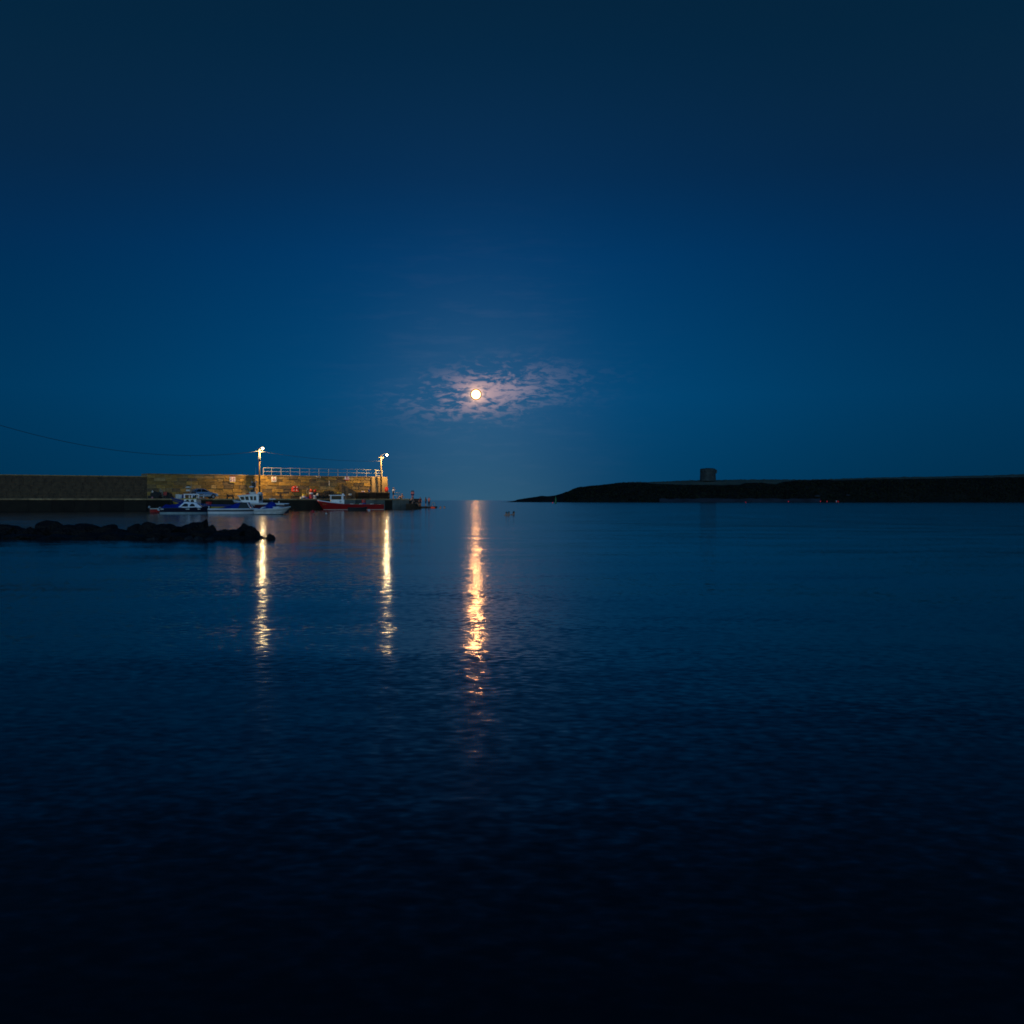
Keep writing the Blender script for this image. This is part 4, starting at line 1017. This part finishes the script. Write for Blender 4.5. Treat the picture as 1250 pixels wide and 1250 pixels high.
for s in (-1, 1):
    for q in ([(-.48, .97), (.46, .97), (-.02, 1.30), (-.24, 1.35), (-.46, 1.35)], [(-1.30, .97), (-.56, .97), (-.54, 1.35), (-1.02, 1.35)], [(-1.52, .99), (-1.36, .99), (-1.12, 1.33), (-1.30, 1.29)]):
        MB().prism([(x_, s * (gy(z_) + .008), z_) for x_, z_ in q], (0, -s * .02, 0)).build('side_window', M['glass'], car)
    for x0_, x1_ in ((-.50, .52), (-1.10, -.52)):
        dr = MB().prism([(x0_ + .02, s * (CW + .004), .42), (x1_ - .02, s * (CW + .004), .42), (x1_ - .02, s * (fy(.90) + .008), .89), (x0_ + .02, s * (fy(.90) + .008), .89)], (0, -s * .02, 0)).build('door', M['car'], car)
        MB().b2(x0_ + .10, x0_ + .26, s * CW - .02, s * CW + .02, .77, .80).build('handle', M['dark'], dr)
    MB().box((.50, s * .84, 1.0), (.12, .14, .10)).build('mirror', M['car'], car, bevel=.02)
    MB().box((1.70, s * .60, .66), (.26, .30, .13), ry=.35).build('headlight', M['signw'], car, bevel=.03)
    MB().box((-1.84, s * .62, .78), (.06, .22, .26)).build('tail_light', M['hotred'], car, bevel=.02)
    for cx_ in (1.16, -1.15):
        w_ = MB().torus((cx_, s * .74, .30), .235, .085, 'Y', 20, 8).build('tyre', M['black'], car, smooth=True)
        MB().tube([(cx_, s * .68, .30), (cx_, s * .79, .30)], .17, 14).build('rim', M['grey'], w_)
MB().prism([(.70, -.66, .955), (.70, .66, .955), (.11, .58, 1.345), (.11, -.58, 1.345)], (.012, 0, .012)).build('windscreen', M['glass'], car)
MB().b2(1.80, 1.90, -.74, .74, .34, .52).build('front_bumper', M['dark'], car, bevel=.03); MB().b2(-1.92, -1.82, -.74, .74, .36, .56).build('rear_bumper', M['dark'], car, bevel=.03)
MB().b2(1.90, 1.915, -.26, .26, .40, .50).build('number_plate', M['signw'], car)
MB().b2(-1.6, 1.6, -.6, .6, .18, .40).build('underbody', M['black'], car)

# ================================================================== fishing gear on the quay
def copy_tree(o, parent=None):
    c = o.copy(); COL.objects.link(c)
    if parent: c.parent = parent
    for ch in list(o.children):
        g = ch.copy(); COL.objects.link(g); g.parent = c
        for h in list(ch.children):
            i_ = h.copy(); COL.objects.link(i_); i_.parent = g
    return c
pot0 = empty('lobster_pot', (0, 0, 0), 0, 'x', 'lobster pot', 'lobster pots on the quay')
MB().b2(-.36, .36, -.24, .24, 0, .05).build('base', M['wood'], pot0)
for x_ in (-.33, 0, .33):
    MB().tube([(x_, -.23, .04)] + [(x_, -.23 * math.cos(a), .10 + .30 * math.sin(a)) for a in [math.pi * k / 8 for k in range(9)]] + [(x_, .23, .04)], .018, 6).build('hoop', M['dark'], pot0, smooth=True)
rows = [[(x_, -.22 * math.cos(a), .07 + .29 * math.sin(a)) for a in [math.pi * k / 8 for k in range(9)]] for x_ in (-.32, -.16, 0, .16, .32)]
MB().grid(rows).add(rows[0], [tuple(range(9))]).add(rows[-1], [tuple(range(9))]).build('netting', M['net'], pot0)
pots = []
def place_pot(px, v, z, rz, label, first=[True]):
    o = pot0 if first[0] else copy_tree(pot0); first[0] = False
    o.location = Q(px, v, z); o.rotation_euler = (0, 0, PHI + rz); o['label'] = label; return o
words = ['far left', 'second', 'third', 'right end']
for i, px_ in enumerate((184, 190, 203, 208.5)):
    place_pot(px_, 3.2, DECK, .2 * i, ['lobster pot at the far left end of the dark gear heap', 'lobster pot left of the tarpaulin covered gear', 'lobster pot just right of the tarpaulin covered gear', 'lobster pot nearest the white tubs on the left quay'][i])
for j, (n_, base) in enumerate(((4, 392.5), (3, 395.5), (2, 398.0))):
    for i in range(n_):
        place_pot(base + i * 5.6 + j * .3, 2.0, DECK + .42 * j, (i * .37 + j) % .5 - .2, '%s lobster pot in the %s row of the stack behind the red boat' % (['leftmost', 'second', 'third', 'rightmost'][i] if n_ > 2 or i == 0 else 'rightmost', ['bottom', 'middle', 'top'][j]))
for i, px_ in enumerate((411, 416)):
    place_pot(px_, 1.3, DECK + .42 * 1, .3 * i, ['lobster pot on the tidier second stack, left one', 'lobster pot on the tidier second stack, right one'][i]); place_pot(px_ + .4, 1.35, DECK, .1, ['lower left lobster pot of the second stack', 'lower right lobster pot of the second stack'][i])

def heap(name, px, v, wpx, h, m_, label, cat, seed, dep=.7, z=DECK):
    r = random.Random(seed); p = Q(px, v, z); w = wpx / F * p.y / 2
    bm = bmesh.new(); bmesh.ops.create_icosphere(bm, subdivisions=4, radius=1)
    for v_ in bm.verts:
        n_ = mnoise.noise(v_.co * 1.7 + Vector((seed, 0, 0))) * .35 + mnoise.noise(v_.co * 5 + Vector((0, seed, 0))) * .16
        c = v_.co * (1 + n_); v_.co = Vector((c.x * w, c.y * dep, max(0, c.z * h)))
    me_ = bpy.data.meshes.new(name); bm.to_mesh(me_); bm.free(); me_.materials.append(M[m_])
    o = bpy.data.objects.new(name, me_); COL.objects.link(o); o.location = p; o.rotation_euler = (0, 0, PHI); return tag(o, label, cat)
heap('net_pile', 389.0, 2.2, 7.0, .75, 'net', 'black heap of fishing net beside the white buoy on the quay', 'net pile', 4, .6)
heap('net_pile', 190.5, 1.8, 15, 1.05, 'net', 'large dark heap of nets at the left end of the quay', 'net pile', 9, .9)
heap('net_pile', 206.0, 2.2, 10, .80, 'net', 'lower dark heap of nets between the tarpaulin and the white tubs', 'net pile', 12, .7)
heap('net_pile', 402.0, 1.0, 17, 1.15, 'net', 'brown dark heap of nets behind the lobster pots', 'net pile', 15, .5)
heap('rope_coil', 375.6, 2.3, 5.0, .62, 'net', 'dark coil of rope between the yellow tub and red drum', 'rope', 17, .4)
heap('tarpaulin_heap', 196.3, 1.2, 6.6, 1.22, 'rope', 'tan tarpaulin thrown over gear against the left wall', 'tarpaulin', 21, .5)
# pale net float ring leaning on the wall
p = Q(377.3, .5, DECK + 1.15); rg = empty('net_hoop', p, PHI, 'pale hoop net leaning on the wall behind the red drum', 'hoop net')
MB().torus((0, 0, 0), .40, .05, 'Y', 24, 8).build('rim', M['rope'], rg, smooth=True)
for a in range(0, 180, 30): MB().tube([(.4 * math.cos(math.radians(a)), 0, .4 * math.sin(math.radians(a))), (-.4 * math.cos(math.radians(a)), 0, -.4 * math.sin(math.radians(a)))], .012, 5).build('mesh_line', M['rope'], rg)
MB().tube([(0, .02, -.4), (0, .05, -1.15)], .03, 6).build('handle', M['wood'], rg)

def tub(px, v, r, bands, label, name='plastic_drum'): return drum(name, Q(px, v), r, bands, label)
tub(370.8, 3.0, .27, [(.16, 'cnavy', 'base_band'), (.28, 'signw', 'middle_band'), (.30, 'signy', 'top_band')], 'yellow and white drum standing left of the coiled rope')
tub(379.9, 4.0, .28, [(.36, 'red', 'base_band'), (.10, 'cnavy', 'lower_ring'), (.16, 'red', 'middle_band'), (.10, 'cnavy', 'upper_ring'), (.22, 'signw', 'rim_band'), (.08, 'hotred', 'lid')], 'tall red drum with dark rings near the quay edge')
tub(384.0, 4.2, .27, [(.22, 'offwhite', 'base_band'), (.10, 'signp', 'ring'), (.22, 'signw', 'top_band')], 'white bucket with dark ring right of the red drum')
tub(374.6, 3.6, .26, [(.26, 'bluep', 'bucket_wall'), (.05, 'red', 'rim')], 'low blue tub with red rim on the quay')
tub(443.1, 1.2, .30, [(.26, 'bluep', 'lower_band'), (.10, 'orange', 'middle_band'), (.12, 'signw', 'lid')], 'blue drum with orange band and white lid on the ledge').location.z = LZ - .30
tub(450.6, 1.4, .15, [(.40, 'bluep', 'can_wall'), (.06, 'bluep', 'cap')], 'small blue can on the ledge right of the banded drum').location.z = LZ - .02
def crate(px, v, m_, label, s=(.55, .4, .45), rz=0, z=DECK):
    t = empty('fish_crate', Q(px, v, z), PHI + rz, label, 'crate', 'crates on the quay'); a, b, c = s
    MB().b2(-a / 2, a / 2, -b / 2, b / 2, 0, .03).build('base', M[m_], t)
    for q in ((-a / 2, a / 2, -b / 2, -b / 2 + .03), (-a / 2, a / 2, b / 2 - .03, b / 2), (-a / 2, -a / 2 + .03, -b / 2 + .031, b / 2 - .031), (a / 2 - .03, a / 2, -b / 2 + .031, b / 2 - .031)): MB().b2(q[0], q[1], q[2], q[3], .03, c).build('side', M[m_], t)
    MB().b2(-a / 2 - .02, a / 2 + .02, -b / 2 - .02, -b / 2 - .001, c - .06, c).build('rim', M[m_], t)
    return t
crate(367.8, 3.4, 'offwhite', 'small white crate at the left end of the drums', (.34, .34, .30))
crate(216.2, 3.6, 'offwhite', 'cream fish crate at the left of the pair behind the yellow bow', (.42, .4, .62))
crate(219.2, 3.6, 'white2', 'greyish fish crate at the right of the pair behind the yellow bow', (.48, .4, .58))
drum('gas_bottle', Q(222.4, 3.6), .16, [(.5, 'bluep', 'bottle'), (.10, 'grey', 'collar')], 'blue gas bottle standing beside the fish crates', 'gas bottle')
crate(201.5, 2.8, 'red', 'red crate on top of the dark gear by the tarpaulin', (.4, .35, .5), z=DECK + .45)
crate(414.2, 1.6, 'signy', 'yellow tray lying on the stacked lobster pots', (.62, .3, .14), z=DECK + .86)
crate(427.2, 2.0, 'offwhite', 'cream box at the foot of the stone steps', (.38, .3, .26), z=DECK + .55)
p = Q(427.2, 2.0, DECK); st = empty('wooden_trestle', p, PHI, 'dark trestle under the cream box by the steps', 'trestle')
MB().b2(-.45, .45, -.25, .25, .49, .545).build('top', M['dark'], st)
for x_ in (-.38, .38):
    for y_ in (-.2, .2): MB().b2(x_ - .03, x_ + .03, y_ - .03, y_ + .03, 0, .49).build('leg', M['dark'], st)
def net_float(px, v, z, r, m_, label):
    t = empty('net_float', Q(px, v, z), 0, label, 'float', 'net floats among the quay gear'); MB().ball((0, 0, 0), r, 14, 10).build('ball', M[m_], t, smooth=True); MB().lathe([(r * .3, r * .9), (r * .2, r * 1.25)], n=8).build('neck', M[m_], t)
net_float(380.0, 2.6, DECK + 1.25, .24, 'orange', 'orange net float resting above the tall red drum')
net_float(384.8, 2.3, DECK + 1.20, .22, 'hotred', 'red net float right of the orange one')
net_float(387.6, 2.9, DECK + .62, .21, 'offwhite', 'cream net float on the black net heap')
net_float(186.2, 3.4, DECK + .95, .14, 'offwhite', 'small pale float on the gear at the far left')
net_float(185.8, 3.9, DECK + .12, .13, 'cpink', 'small pink float on the ground at the far left')
heap('gear_support', 382.4, 2.2, 6.5, 1.08, 'net', 'tall dark pile of gear behind the red drum', 'gear pile', 27, .45)
# bollards
for px_, lb_ in ((358.4, 'iron bollard on the quay below the lifebuoy'),):
    t = empty('bollard', Q(px_, 4.9), 0, lb_, 'bollard', 'iron bollards on the quay')
    MB().lathe([(.17, 0), (.12, .06), (.11, .30), (.17, .36), (.17, .42), (.08, .46)], n=16).build('post', M['dark'], t, smooth=True); MB().lathe([(.22, -.002), (.22, .03)], n=16).build('foot', M['dark'], t)
# small davit crane: dark T frame right of the taller lamp
p = Q(342.8, 4.2); dv = empty('davit_crane', p, 0, 'dark T shaped davit crane at the quay edge behind the speedboat', 'crane')
hz_ = row_z(602.0, p) - DECK
MB().tube([(0, 0, 0), (0, 0, hz_)], .10, 10).build('post', M['dark'], dv); MB().box((.35, 0, hz_ + .03), (1.75, .12, .16)).build('jib', M['dark'], dv)
MB().lathe([(.25, 0), (.25, .06), (.14, .1)], n=14).build('foot', M['dark'], dv); MB().tube([(-.35, 0, hz_), (0, 0, hz_ - .55)], .04, 6).build('brace', M['dark'], dv)
MB().tube([(1.15, 0, hz_), (1.15, 0, hz_ - .35)], .015, 5).build('fall_rope', M['rope'], dv)
# hand winch
p = Q(281, 4.4); wn = empty('hand_winch', p, PHI, 'dark iron hand winch on the quay below the tall sign', 'winch')
MB().tube([(-.35, 0, .42), (.35, 0, .42)], .16, 12).build('barrel', M['dark'], wn)
for s in (-1, 1):
    MB().prism([(s * .40, -.28, 0), (s * .40, .28, 0), (s * .40, .06, .62), (s * .40, -.06, .62)], (s * .06, 0, 0)).build('side_frame', M['dark'], wn)
    MB().torus((s * .36, 0, .42), .22, .03, 'X', 16, 6).build('flange', M['dark'], wn)
MB().tube([(.46, 0, .42), (.62, 0, .42), (.62, 0, .75)], .025, 6).build('crank', M['dark'], wn)

# vertical service pipe and bracket on the wall
p = Q(401.8, .05, 0); zz0, zz1 = row_z(593, p), row_z(587, p); t = empty('wall_pipe', (p.x, p.y, zz0), PHI, 'short pale pipe fixed upright to the wall', 'pipe')
MB().tube([(0, -.04, 0), (0, -.04, zz1 - zz0)], .05, 8).build('pipe', M['offwhite'], t)
for z_ in (.12, .6): MB().b2(-.09, .09, -.05, .03, z_, z_ + .05).build('clip', M['galv'], t)
p = Q(388, .06, 0); t = empty('wall_lamp_bracket', (p.x, p.y, row_z(581.8, p)), PHI, 'pale frayed mooring line draped over the wall top', 'rope')
MB().tube([(-.35, -.08, .05), (-.1, -.10, -.12), (.15, -.10, -.05), (.3, -.09, -.28), (.42, -.07, .02)], .045, 6).build('line', M['offwhite'], t, smooth=True)
t.name = 'draped_line'

# ================================================================== people
def capsule(mb, a, b, r0, r1, n=10):
    a, b = Vector(a), Vector(b); ax = (b - a); 
    if ax.length < 1e-4: ax = Vector((0, 0, .001))
    dn = ax.normalized(); path = [a - dn * r0 * .95, a - dn * r0 * .6, a, b, b + dn * r1 * .6, b + dn * r1 * .95]
    mb.tube(path, [r0 * .25, r0 * .8, r0, r1, r1 * .8, r1 * .25], n)
def remesh(o, vox):
    m_ = o.modifiers.new('remesh', 'REMESH'); m_.mode = 'VOXEL'; m_.voxel_size = vox; m_.use_smooth_shade = True
    s_ = o.modifiers.new('smooth', 'SMOOTH'); s_.iterations = 2; s_.factor = .5
STAND = dict(pelvis=(0, 0, .93), chest=(.01, 0, 1.28), neck=(.02, 0, 1.47), head=(.04, 0, 1.60), sh=.18, hipw=.10,
             lk=(.02, .11, .50), la=(0, .12, .08), lt=(.14, .13, .04), rk=(.02, -.11, .50), ra=(-.02, -.12, .08), rt=(.12, -.13, .04),
             le=(-.02, .26, 1.16), lw=(.06, .27, .92), re=(-.02, -.26, 1.16), rw=(.06, -.27, .92))
def person(loc, rz, pose, label, skin='skin', hair='hair', top=None, legs=None, long_legs=False, cap=None, scale=1.0, group='people on the pier', bag=None):
    P = dict(STAND); P.update(pose); V_ = {k_: Vector(v_) for k_, v_ in P.items() if isinstance(v_, tuple)}
    t = empty('person', loc, rz, label, 'person', group); t.scale = (scale,) * 3
    ch, pv, nk, hd = V_['chest'], V_['pelvis'], V_['neck'], V_['head']; sh = P['sh']; hw = P['hipw']
    side = Vector((0, 1, 0)); ls, rs_ = nk + side * sh + Vector((0, 0, -.06)), nk - side * sh + Vector((0, 0, -.06))
    lh, rh = pv + side * hw, pv - side * hw
    b = MB()
    capsule(b, pv, ch, .135, .14, 14); b.ball(ch + Vector((0, 0, .02)), .14, 14, 10, 1.1, .8, 1.25); b.ball(pv, .13, 14, 10, .95, .85, 1.25)
    capsule(b, ls, rs_, .065, .065); capsule(b, ch, nk, .10, .06); capsule(b, nk, hd, .052, .055)
    b.ball(hd + Vector((0, 0, .02)), .098, 16, 12, 1.22, 1.0, .80); b.ball(hd + Vector((.035, 0, -.055)), .062, 12, 8, .9, 1, .85)
    fx = hd + Vector((.10, 0, .0)); b.ball(fx + Vector((.004, 0, -.005)), .020, 8, 6, 1.4)
    for s in (-1, 1): b.ball(hd + Vector((-.005, s * .08, .0)), .026, 8, 6, 1.3, 1, .5)
    for H, K, A, T in ((lh, V_['lk'], V_['la'], V_['lt']), (rh, V_['rk'], V_['ra'], V_['rt'])):
        capsule(b, H, K, .095, .058); capsule(b, K, K.lerp(A, .35), .058, .060); capsule(b, K.lerp(A, .35), A, .060, .038); capsule(b, A, T, .042, .034)
    for S_, E_, Wt in ((ls, V_['le'], V_['lw']), (rs_, V_['re'], V_['rw'])):
        capsule(b, S_, E_, .056, .042); capsule(b, E_, Wt, .043, .030)
        dn = (Wt - E_).normalized(); hc = Wt + dn * .06; capsule(b, Wt, hc, .032, .038)
        sd = dn.cross(Vector((1, 0, 0)));  sd = sd.normalized() if sd.length > .2 else Vector((0, 1, 0)); cv = dn.cross(sd).normalized()
        for i_, l_ in enumerate((.055, .068, .072, .062)):
            o_ = hc + sd * (.024 * (i_ - 1.5)); capsule(b, o_, o_ + dn * l_ * .6, .011, .010, 6); capsule(b, o_ + dn * l_ * .6, o_ + dn * l_ + cv * .02, .010, .009, 6)
        capsule(b, Wt + sd * .03, Wt + sd * .062 + dn * .055, .013, .011, 6)
    body = b.build('body', M[skin], t, smooth=True, fix=False); remesh(body, .014)
    h = MB(); h.ball(hd + Vector((-.016, 0, .045)), .108, 14, 10, 1.05, 1.0, .88); h.ball(hd + Vector((-.06, 0, -.02)), .075, 12, 8, 1.1, .8, 1)
    o = h.build('hair', M[hair], t, smooth=True, fix=False); remesh(o, .014)
    for s in (-1, 1): MB().ball(hd + Vector((.088, s * .034, .018)), .011, 8, 6).build('eye', M['black'], t)
    MB().ball(hd + Vector((.090, 0, -.058)), .016, 8, 6, .4, .6, 1.5).build('mouth', M['cpink'], t)
    if top:
        c = MB(); capsule(c, pv.lerp(ch, .1), ch, .155, .165, 14); c.ball(ch + Vector((0, 0, .02)), .155, 14, 10, 1.1, .85, 1.28); capsule(c, ls, rs_, .078, .078)
        for S_, E_ in ((ls, V_['le']), (rs_, V_['re'])): capsule(c, S_, S_.lerp(E_, .62), .074, .062)
        o = c.build('shirt', M[top], t, smooth=True, fix=False); remesh(o, .016)
    if legs:
        c = MB(); c.ball(pv, .148, 14, 10, .95, .88, 1.25)
        for H, K, A in ((lh, V_['lk'], V_['la']), (rh, V_['rk'], V_['ra'])):
            capsule(c, H, H.lerp(K, 1.0 if long_legs else .62), .112, .082 if long_legs else .095)
            if long_legs: capsule(c, K, K.lerp(A, .92), .080, .058)
        o = c.build('trousers' if long_legs else 'shorts', M[legs], t, smooth=True, fix=False); remesh(o, .016)
    if cap:
        MB().ball(hd + Vector((-.005, 0, .07)), .112, 14, 8, .75, 1.0, .9).build('cap', M[cap], t, smooth=True)
        MB().box(hd + Vector((.13, 0, .075)), (.12, .15, .018)).build('cap_peak', M[cap], t, bevel=.005)
    if bag: MB().box(pv + Vector((-.03, -.20, .12)), (.22, .12, .30)).build('bag', M[bag], t, bevel=.04)
    return t
p = Q(480.0, 3.4)
person((p.x, p.y, DECK), 0.25, dict(le=(.16, .24, 1.24), lw=(.28, .08, 1.46), re=(.14, -.25, 1.22), rw=(.27, -.07, 1.46)), 'person in white top and cap on the quay raising hands to the face', top='tee', legs='cloth', cap='hairf', hair='hairf', bag='dark', scale=1.02)
p = Q(490.2, 4.1)
person((p.x, p.y, DECK), math.pi - .4, dict(pelvis=(0, 0, .11), chest=(-.13, 0, .42), neck=(-.13, 0, .60), head=(-.08, 0, .73), lk=(.38, .12, .38), la=(.55, .13, .06), lt=(.68, .13, .03), rk=(.40, -.12, .34), ra=(.58, -.13, .06), rt=(.70, -.13, .03),
       le=(.05, .25, .36), lw=(.26, .16, .36), re=(-.32, -.25, .34), rw=(-.40, -.26, .08)), 'bare skinned bather sitting on the quay right of the short railing', legs='cloth', scale=.95, hair='hairf')
d_ = 159.0
person((GX(501.3, d_), d_, SZ(615.0, d_)), 0.2, dict(pelvis=(-.05, 0, .48), chest=(.16, 0, .74), neck=(.28, 0, .84), head=(.38, 0, .92), lk=(.30, .13, .44), la=(.20, .13, .08), lt=(.33, .13, .04), rk=(.34, -.13, .40), ra=(.22, -.13, .08), rt=(.35, -.13, .04),
       le=(.42, .22, .62), lw=(.50, .15, .40), re=(.42, -.22, .60), rw=(.52, -.15, .38)), 'dark haired bather crouching on steps at the quay corner', legs='cloth', scale=1.0)
cs = empty('corner_steps', (GX(501.3, d_), d_ + .1, 0), 0, 'small dark concrete steps at the quay corner under the crouching bather', 'steps')
zt_ = SZ(615.0, d_)
for k in range(3): MB().b2(-.7 + .38 * k, .7 + .38 * k, -.45, 1.2, -1, zt_ - .24 * k - .005).build('step', M['conc_wet'], cs, bevel=.015) if k == 0 else MB().b2(.7 + .38 * (k - 1) + .004, .7 + .38 * k, -.45, 1.2, -1, zt_ - .24 * k).build('step', M['conc_wet'], cs, bevel=.015)
d_ = 181.2
person((GX(513.0, d_), d_, LTOP), -1.2, {}, 'bather in dark red top standing against the dark end wall', top='cbrown', legs='cloth', scale=.95)
person((GX(519.8, d_), d_, LTOP), math.pi - .3, dict(le=(-.06, .34, 1.20), lw=(.06, .20, 1.02), re=(-.06, -.34, 1.20), rw=(.06, -.20, 1.02)), 'bather in navy shorts with hands on hips on the landing', top='cloth', legs='cnavy', scale=.93)
person((GX(523.7, d_), d_, LTOP), -1.5, dict(le=(.10, .24, 1.20), lw=(.24, .10, 1.16), re=(.10, -.24, 1.20), rw=(.24, -.08, 1.18)), 'person in pink top and dark trousers near the tip of the landing', top='cpink', legs='cloth', long_legs=True, scale=.96)
SWIM = dict(pelvis=(-.40, 0, -.35), chest=(-.12, 0, -.12), neck=(0, 0, .02), head=(.05, 0, .14), lk=(-.75, .12, -.5), la=(-1.1, .12, -.55), lt=(-1.2, .12, -.6), rk=(-.75, -.12, -.5), ra=(-1.1, -.12, -.5), rt=(-1.2, -.12, -.6), le=(.18, .26, -.22), lw=(.36, .16, -.26), re=(.18, -.26, -.22), rw=(.36, -.16, -.26))
for px_, row_, rz_, lb_, cap_ in ((618.3, 629.2, -1.9, 'swimmer in turquoise cap, leftmost in the open water', 'cteal'), (620.9, 628.9, -1.0, 'swimmer in turquoise cap, middle of the three in open water', 'cteal'), (626.7, 628.6, -.3, 'bare headed swimmer, rightmost of three in open water', None),
                             (537.6, 620.5, .2, 'swimmer close off the tip of the landing stage', None), (542.6, 620.2, 2.6, 'swimmer farther out from the tip of the landing stage', None)):
    d_ = WD(row_); person((GX(px_, d_), d_, .06), rz_, SWIM, lb_, cap=None, hair='cteal' if cap_ else ('hair' if px_ > 600 else 'hairf'), scale=1.0, group='swimmers')
d_ = 905.0
person((GX(842.2, d_), d_, SZ(587.3, d_)), 1.0, {}, 'tiny figure standing on the headland left of the tower', top='cloth', legs='cloth', long_legs=True, group='distant walker', skin='skin')
# yellow kayak moored under the landing and an orange shape added for a reflection at its tip
d_ = 178.0; t = empty('kayak', (GX(507.3, d_), d_ - .2, 0), .1, 'short yellow kayak floating in front of the landing stage', 'kayak')
pts = [(-.58, 0), (-.4, .16), (-.1, .24), (.2, .22), (.5, .04)]
mb = MB(); mb.ball((0, 0, .16), .62, 20, 10, .36, 1.0, .42); mb.build('kayak_hull', M['yellow'], t, smooth=True)
MB().lathe([(.20, 0), (.23, .03), (.18, .045)], (-.05, 0, .35), 16, 1.3, .8).build('cockpit_rim', M['black'], t)
MB().torus((.42, 0, .30), .05, .015, 'Y', 10, 6).build('grab_loop', M['dark'], t)
d_ = 177.6; t = empty('orange_reflection', (GX(528.6, d_), d_, .10), 0, 'long orange shape added for a reflection at the tip of the landing stage', 'fender')  # solid orange shape stands in for an orange reflection on the water
MB().tube([(-.42, 0, 0), (-.34, 0, 0), (.34, 0, 0), (.42, 0, 0)], [.06, .16, .16, .06], 12).build('reflection_body', M['orange'], t, smooth=True); MB().torus((.46, 0, 0), .05, .015, 'Y', 10, 6).build('eye', M['dark'], t)

# ================================================================== rocks in front
def boulder(parent, px, ytop, hw, d_, seed, name='boulder', m_='rock', dep=None, ybase=None):
    base = -0.25; k = d_ / F; zt = SZ(ytop, d_); w = hw * k; dep = dep or w * 1.1
    r = random.Random(seed); bm = bmesh.new(); bmesh.ops.create_icosphere(bm, subdivisions=5, radius=1)
    H = zt - base; s0 = seed * 3.17
    planes = []
    for q in range(15):
        nv = Vector((r.gauss(0, 1), r.gauss(0, 1), r.gauss(0, .8) + .25)).normalized(); planes.append((nv, r.uniform(.62, 1.0)))
    for v_ in bm.verts:
        c = v_.co.normalized(); k_ = 1.12
        for nv, dd in planes:
            q = c.dot(nv)
            if q > .05: k_ = min(k_, dd / q)
        n_ = (k_ - 1) + mnoise.noise(c * 3.1 + Vector((s0, 1, 0))) * .10 + mnoise.noise(c * 8 + Vector((s0, s0, 0))) * .05 + mnoise.noise(c * 18 + Vector((2, s0, 0))) * .025
        f_ = 1.0 + n_
        v_.co = Vector((c.x * w * f_ * 1.08, c.y * dep * f_, base + H * (.05 + .95 * max(0, (c.z * (1 + n_ * .8) + .35) / 1.30))))
    me_ = bpy.data.meshes.new(name); bm.to_mesh(me_); bm.free(); me_.materials.append(M[m_])
    for p_ in me_.polygons: p_.use_smooth = False
    o = bpy.data.objects.new(name, me_); COL.objects.link(o); o.location = (GX(px, d_), d_, 0); o.rotation_euler = (0, 0, r.uniform(-.15, .15))
    if parent: o.parent = parent; o.location = Vector(o.location) - parent.location
    return o
RD = 37.2
oc = empty('rock_outcrop', (GX(240, RD), RD, 0), 0, 'long black rock outcrop breaking the water at the left foreground', 'rocks')
RK = [(186, 639, 13, 38.5), (203, 641.6, 13, 38.0), (216, 643.5, 12, 38.6), (228, 638.0, 13, 38.8), (238, 635.2, 13, 38.6), (247.5, 633.2, 9, 38.3), (256, 643, 9, 37.8), (266, 646.5, 10, 37.8), (275, 642.6, 10, 38.0),
      (287, 648, 11, 37.6), (300, 641.2, 13, 38.0), (309, 646, 9, 37.6), (318, 655.0, 7, 37.2),
      (196, 649, 18, 37.2), (222, 650, 17, 37.0), (246, 648, 16, 37.0), (268, 652, 15, 36.9), (292, 653, 13, 36.9),
      (168, 641, 14, 38.6), (148, 643, 14, 38.4), (128, 640, 14, 38.7), (106, 636, 16, 39.0), (82, 641, 15, 38.6), (58, 638, 16, 38.8), (34, 643, 15, 38.3), (8, 637, 17, 38.9), (-20, 640, 18, 38.6),
      (150, 651, 20, 37.0), (110, 650, 20, 37.1), (70, 651, 20, 37.0), (30, 650, 22, 37.1), (-15, 651, 22, 37.2), (172, 652, 17, 36.9)]
for i, (a, b, c, e) in enumerate(RK): boulder(oc, a, b, c * (1.25 + .35 * ((i * 7) % 5) / 5), e, i + 1)
for i, (a, c) in enumerate(((188, 9), (203, 7), (243, 10), (258, 8), (232, 7))):
    boulder(oc, a, 655.6 + .3 * (i % 2), c, 36.4, 60 + i, 'weed_fringe', 'weed', dep=.35)
o = boulder(None, 330.5, 652.8, 7.8, 36.6, 77, 'low_rock'); tag(o, 'low flat black rock just off the right end of the outcrop', 'rock')
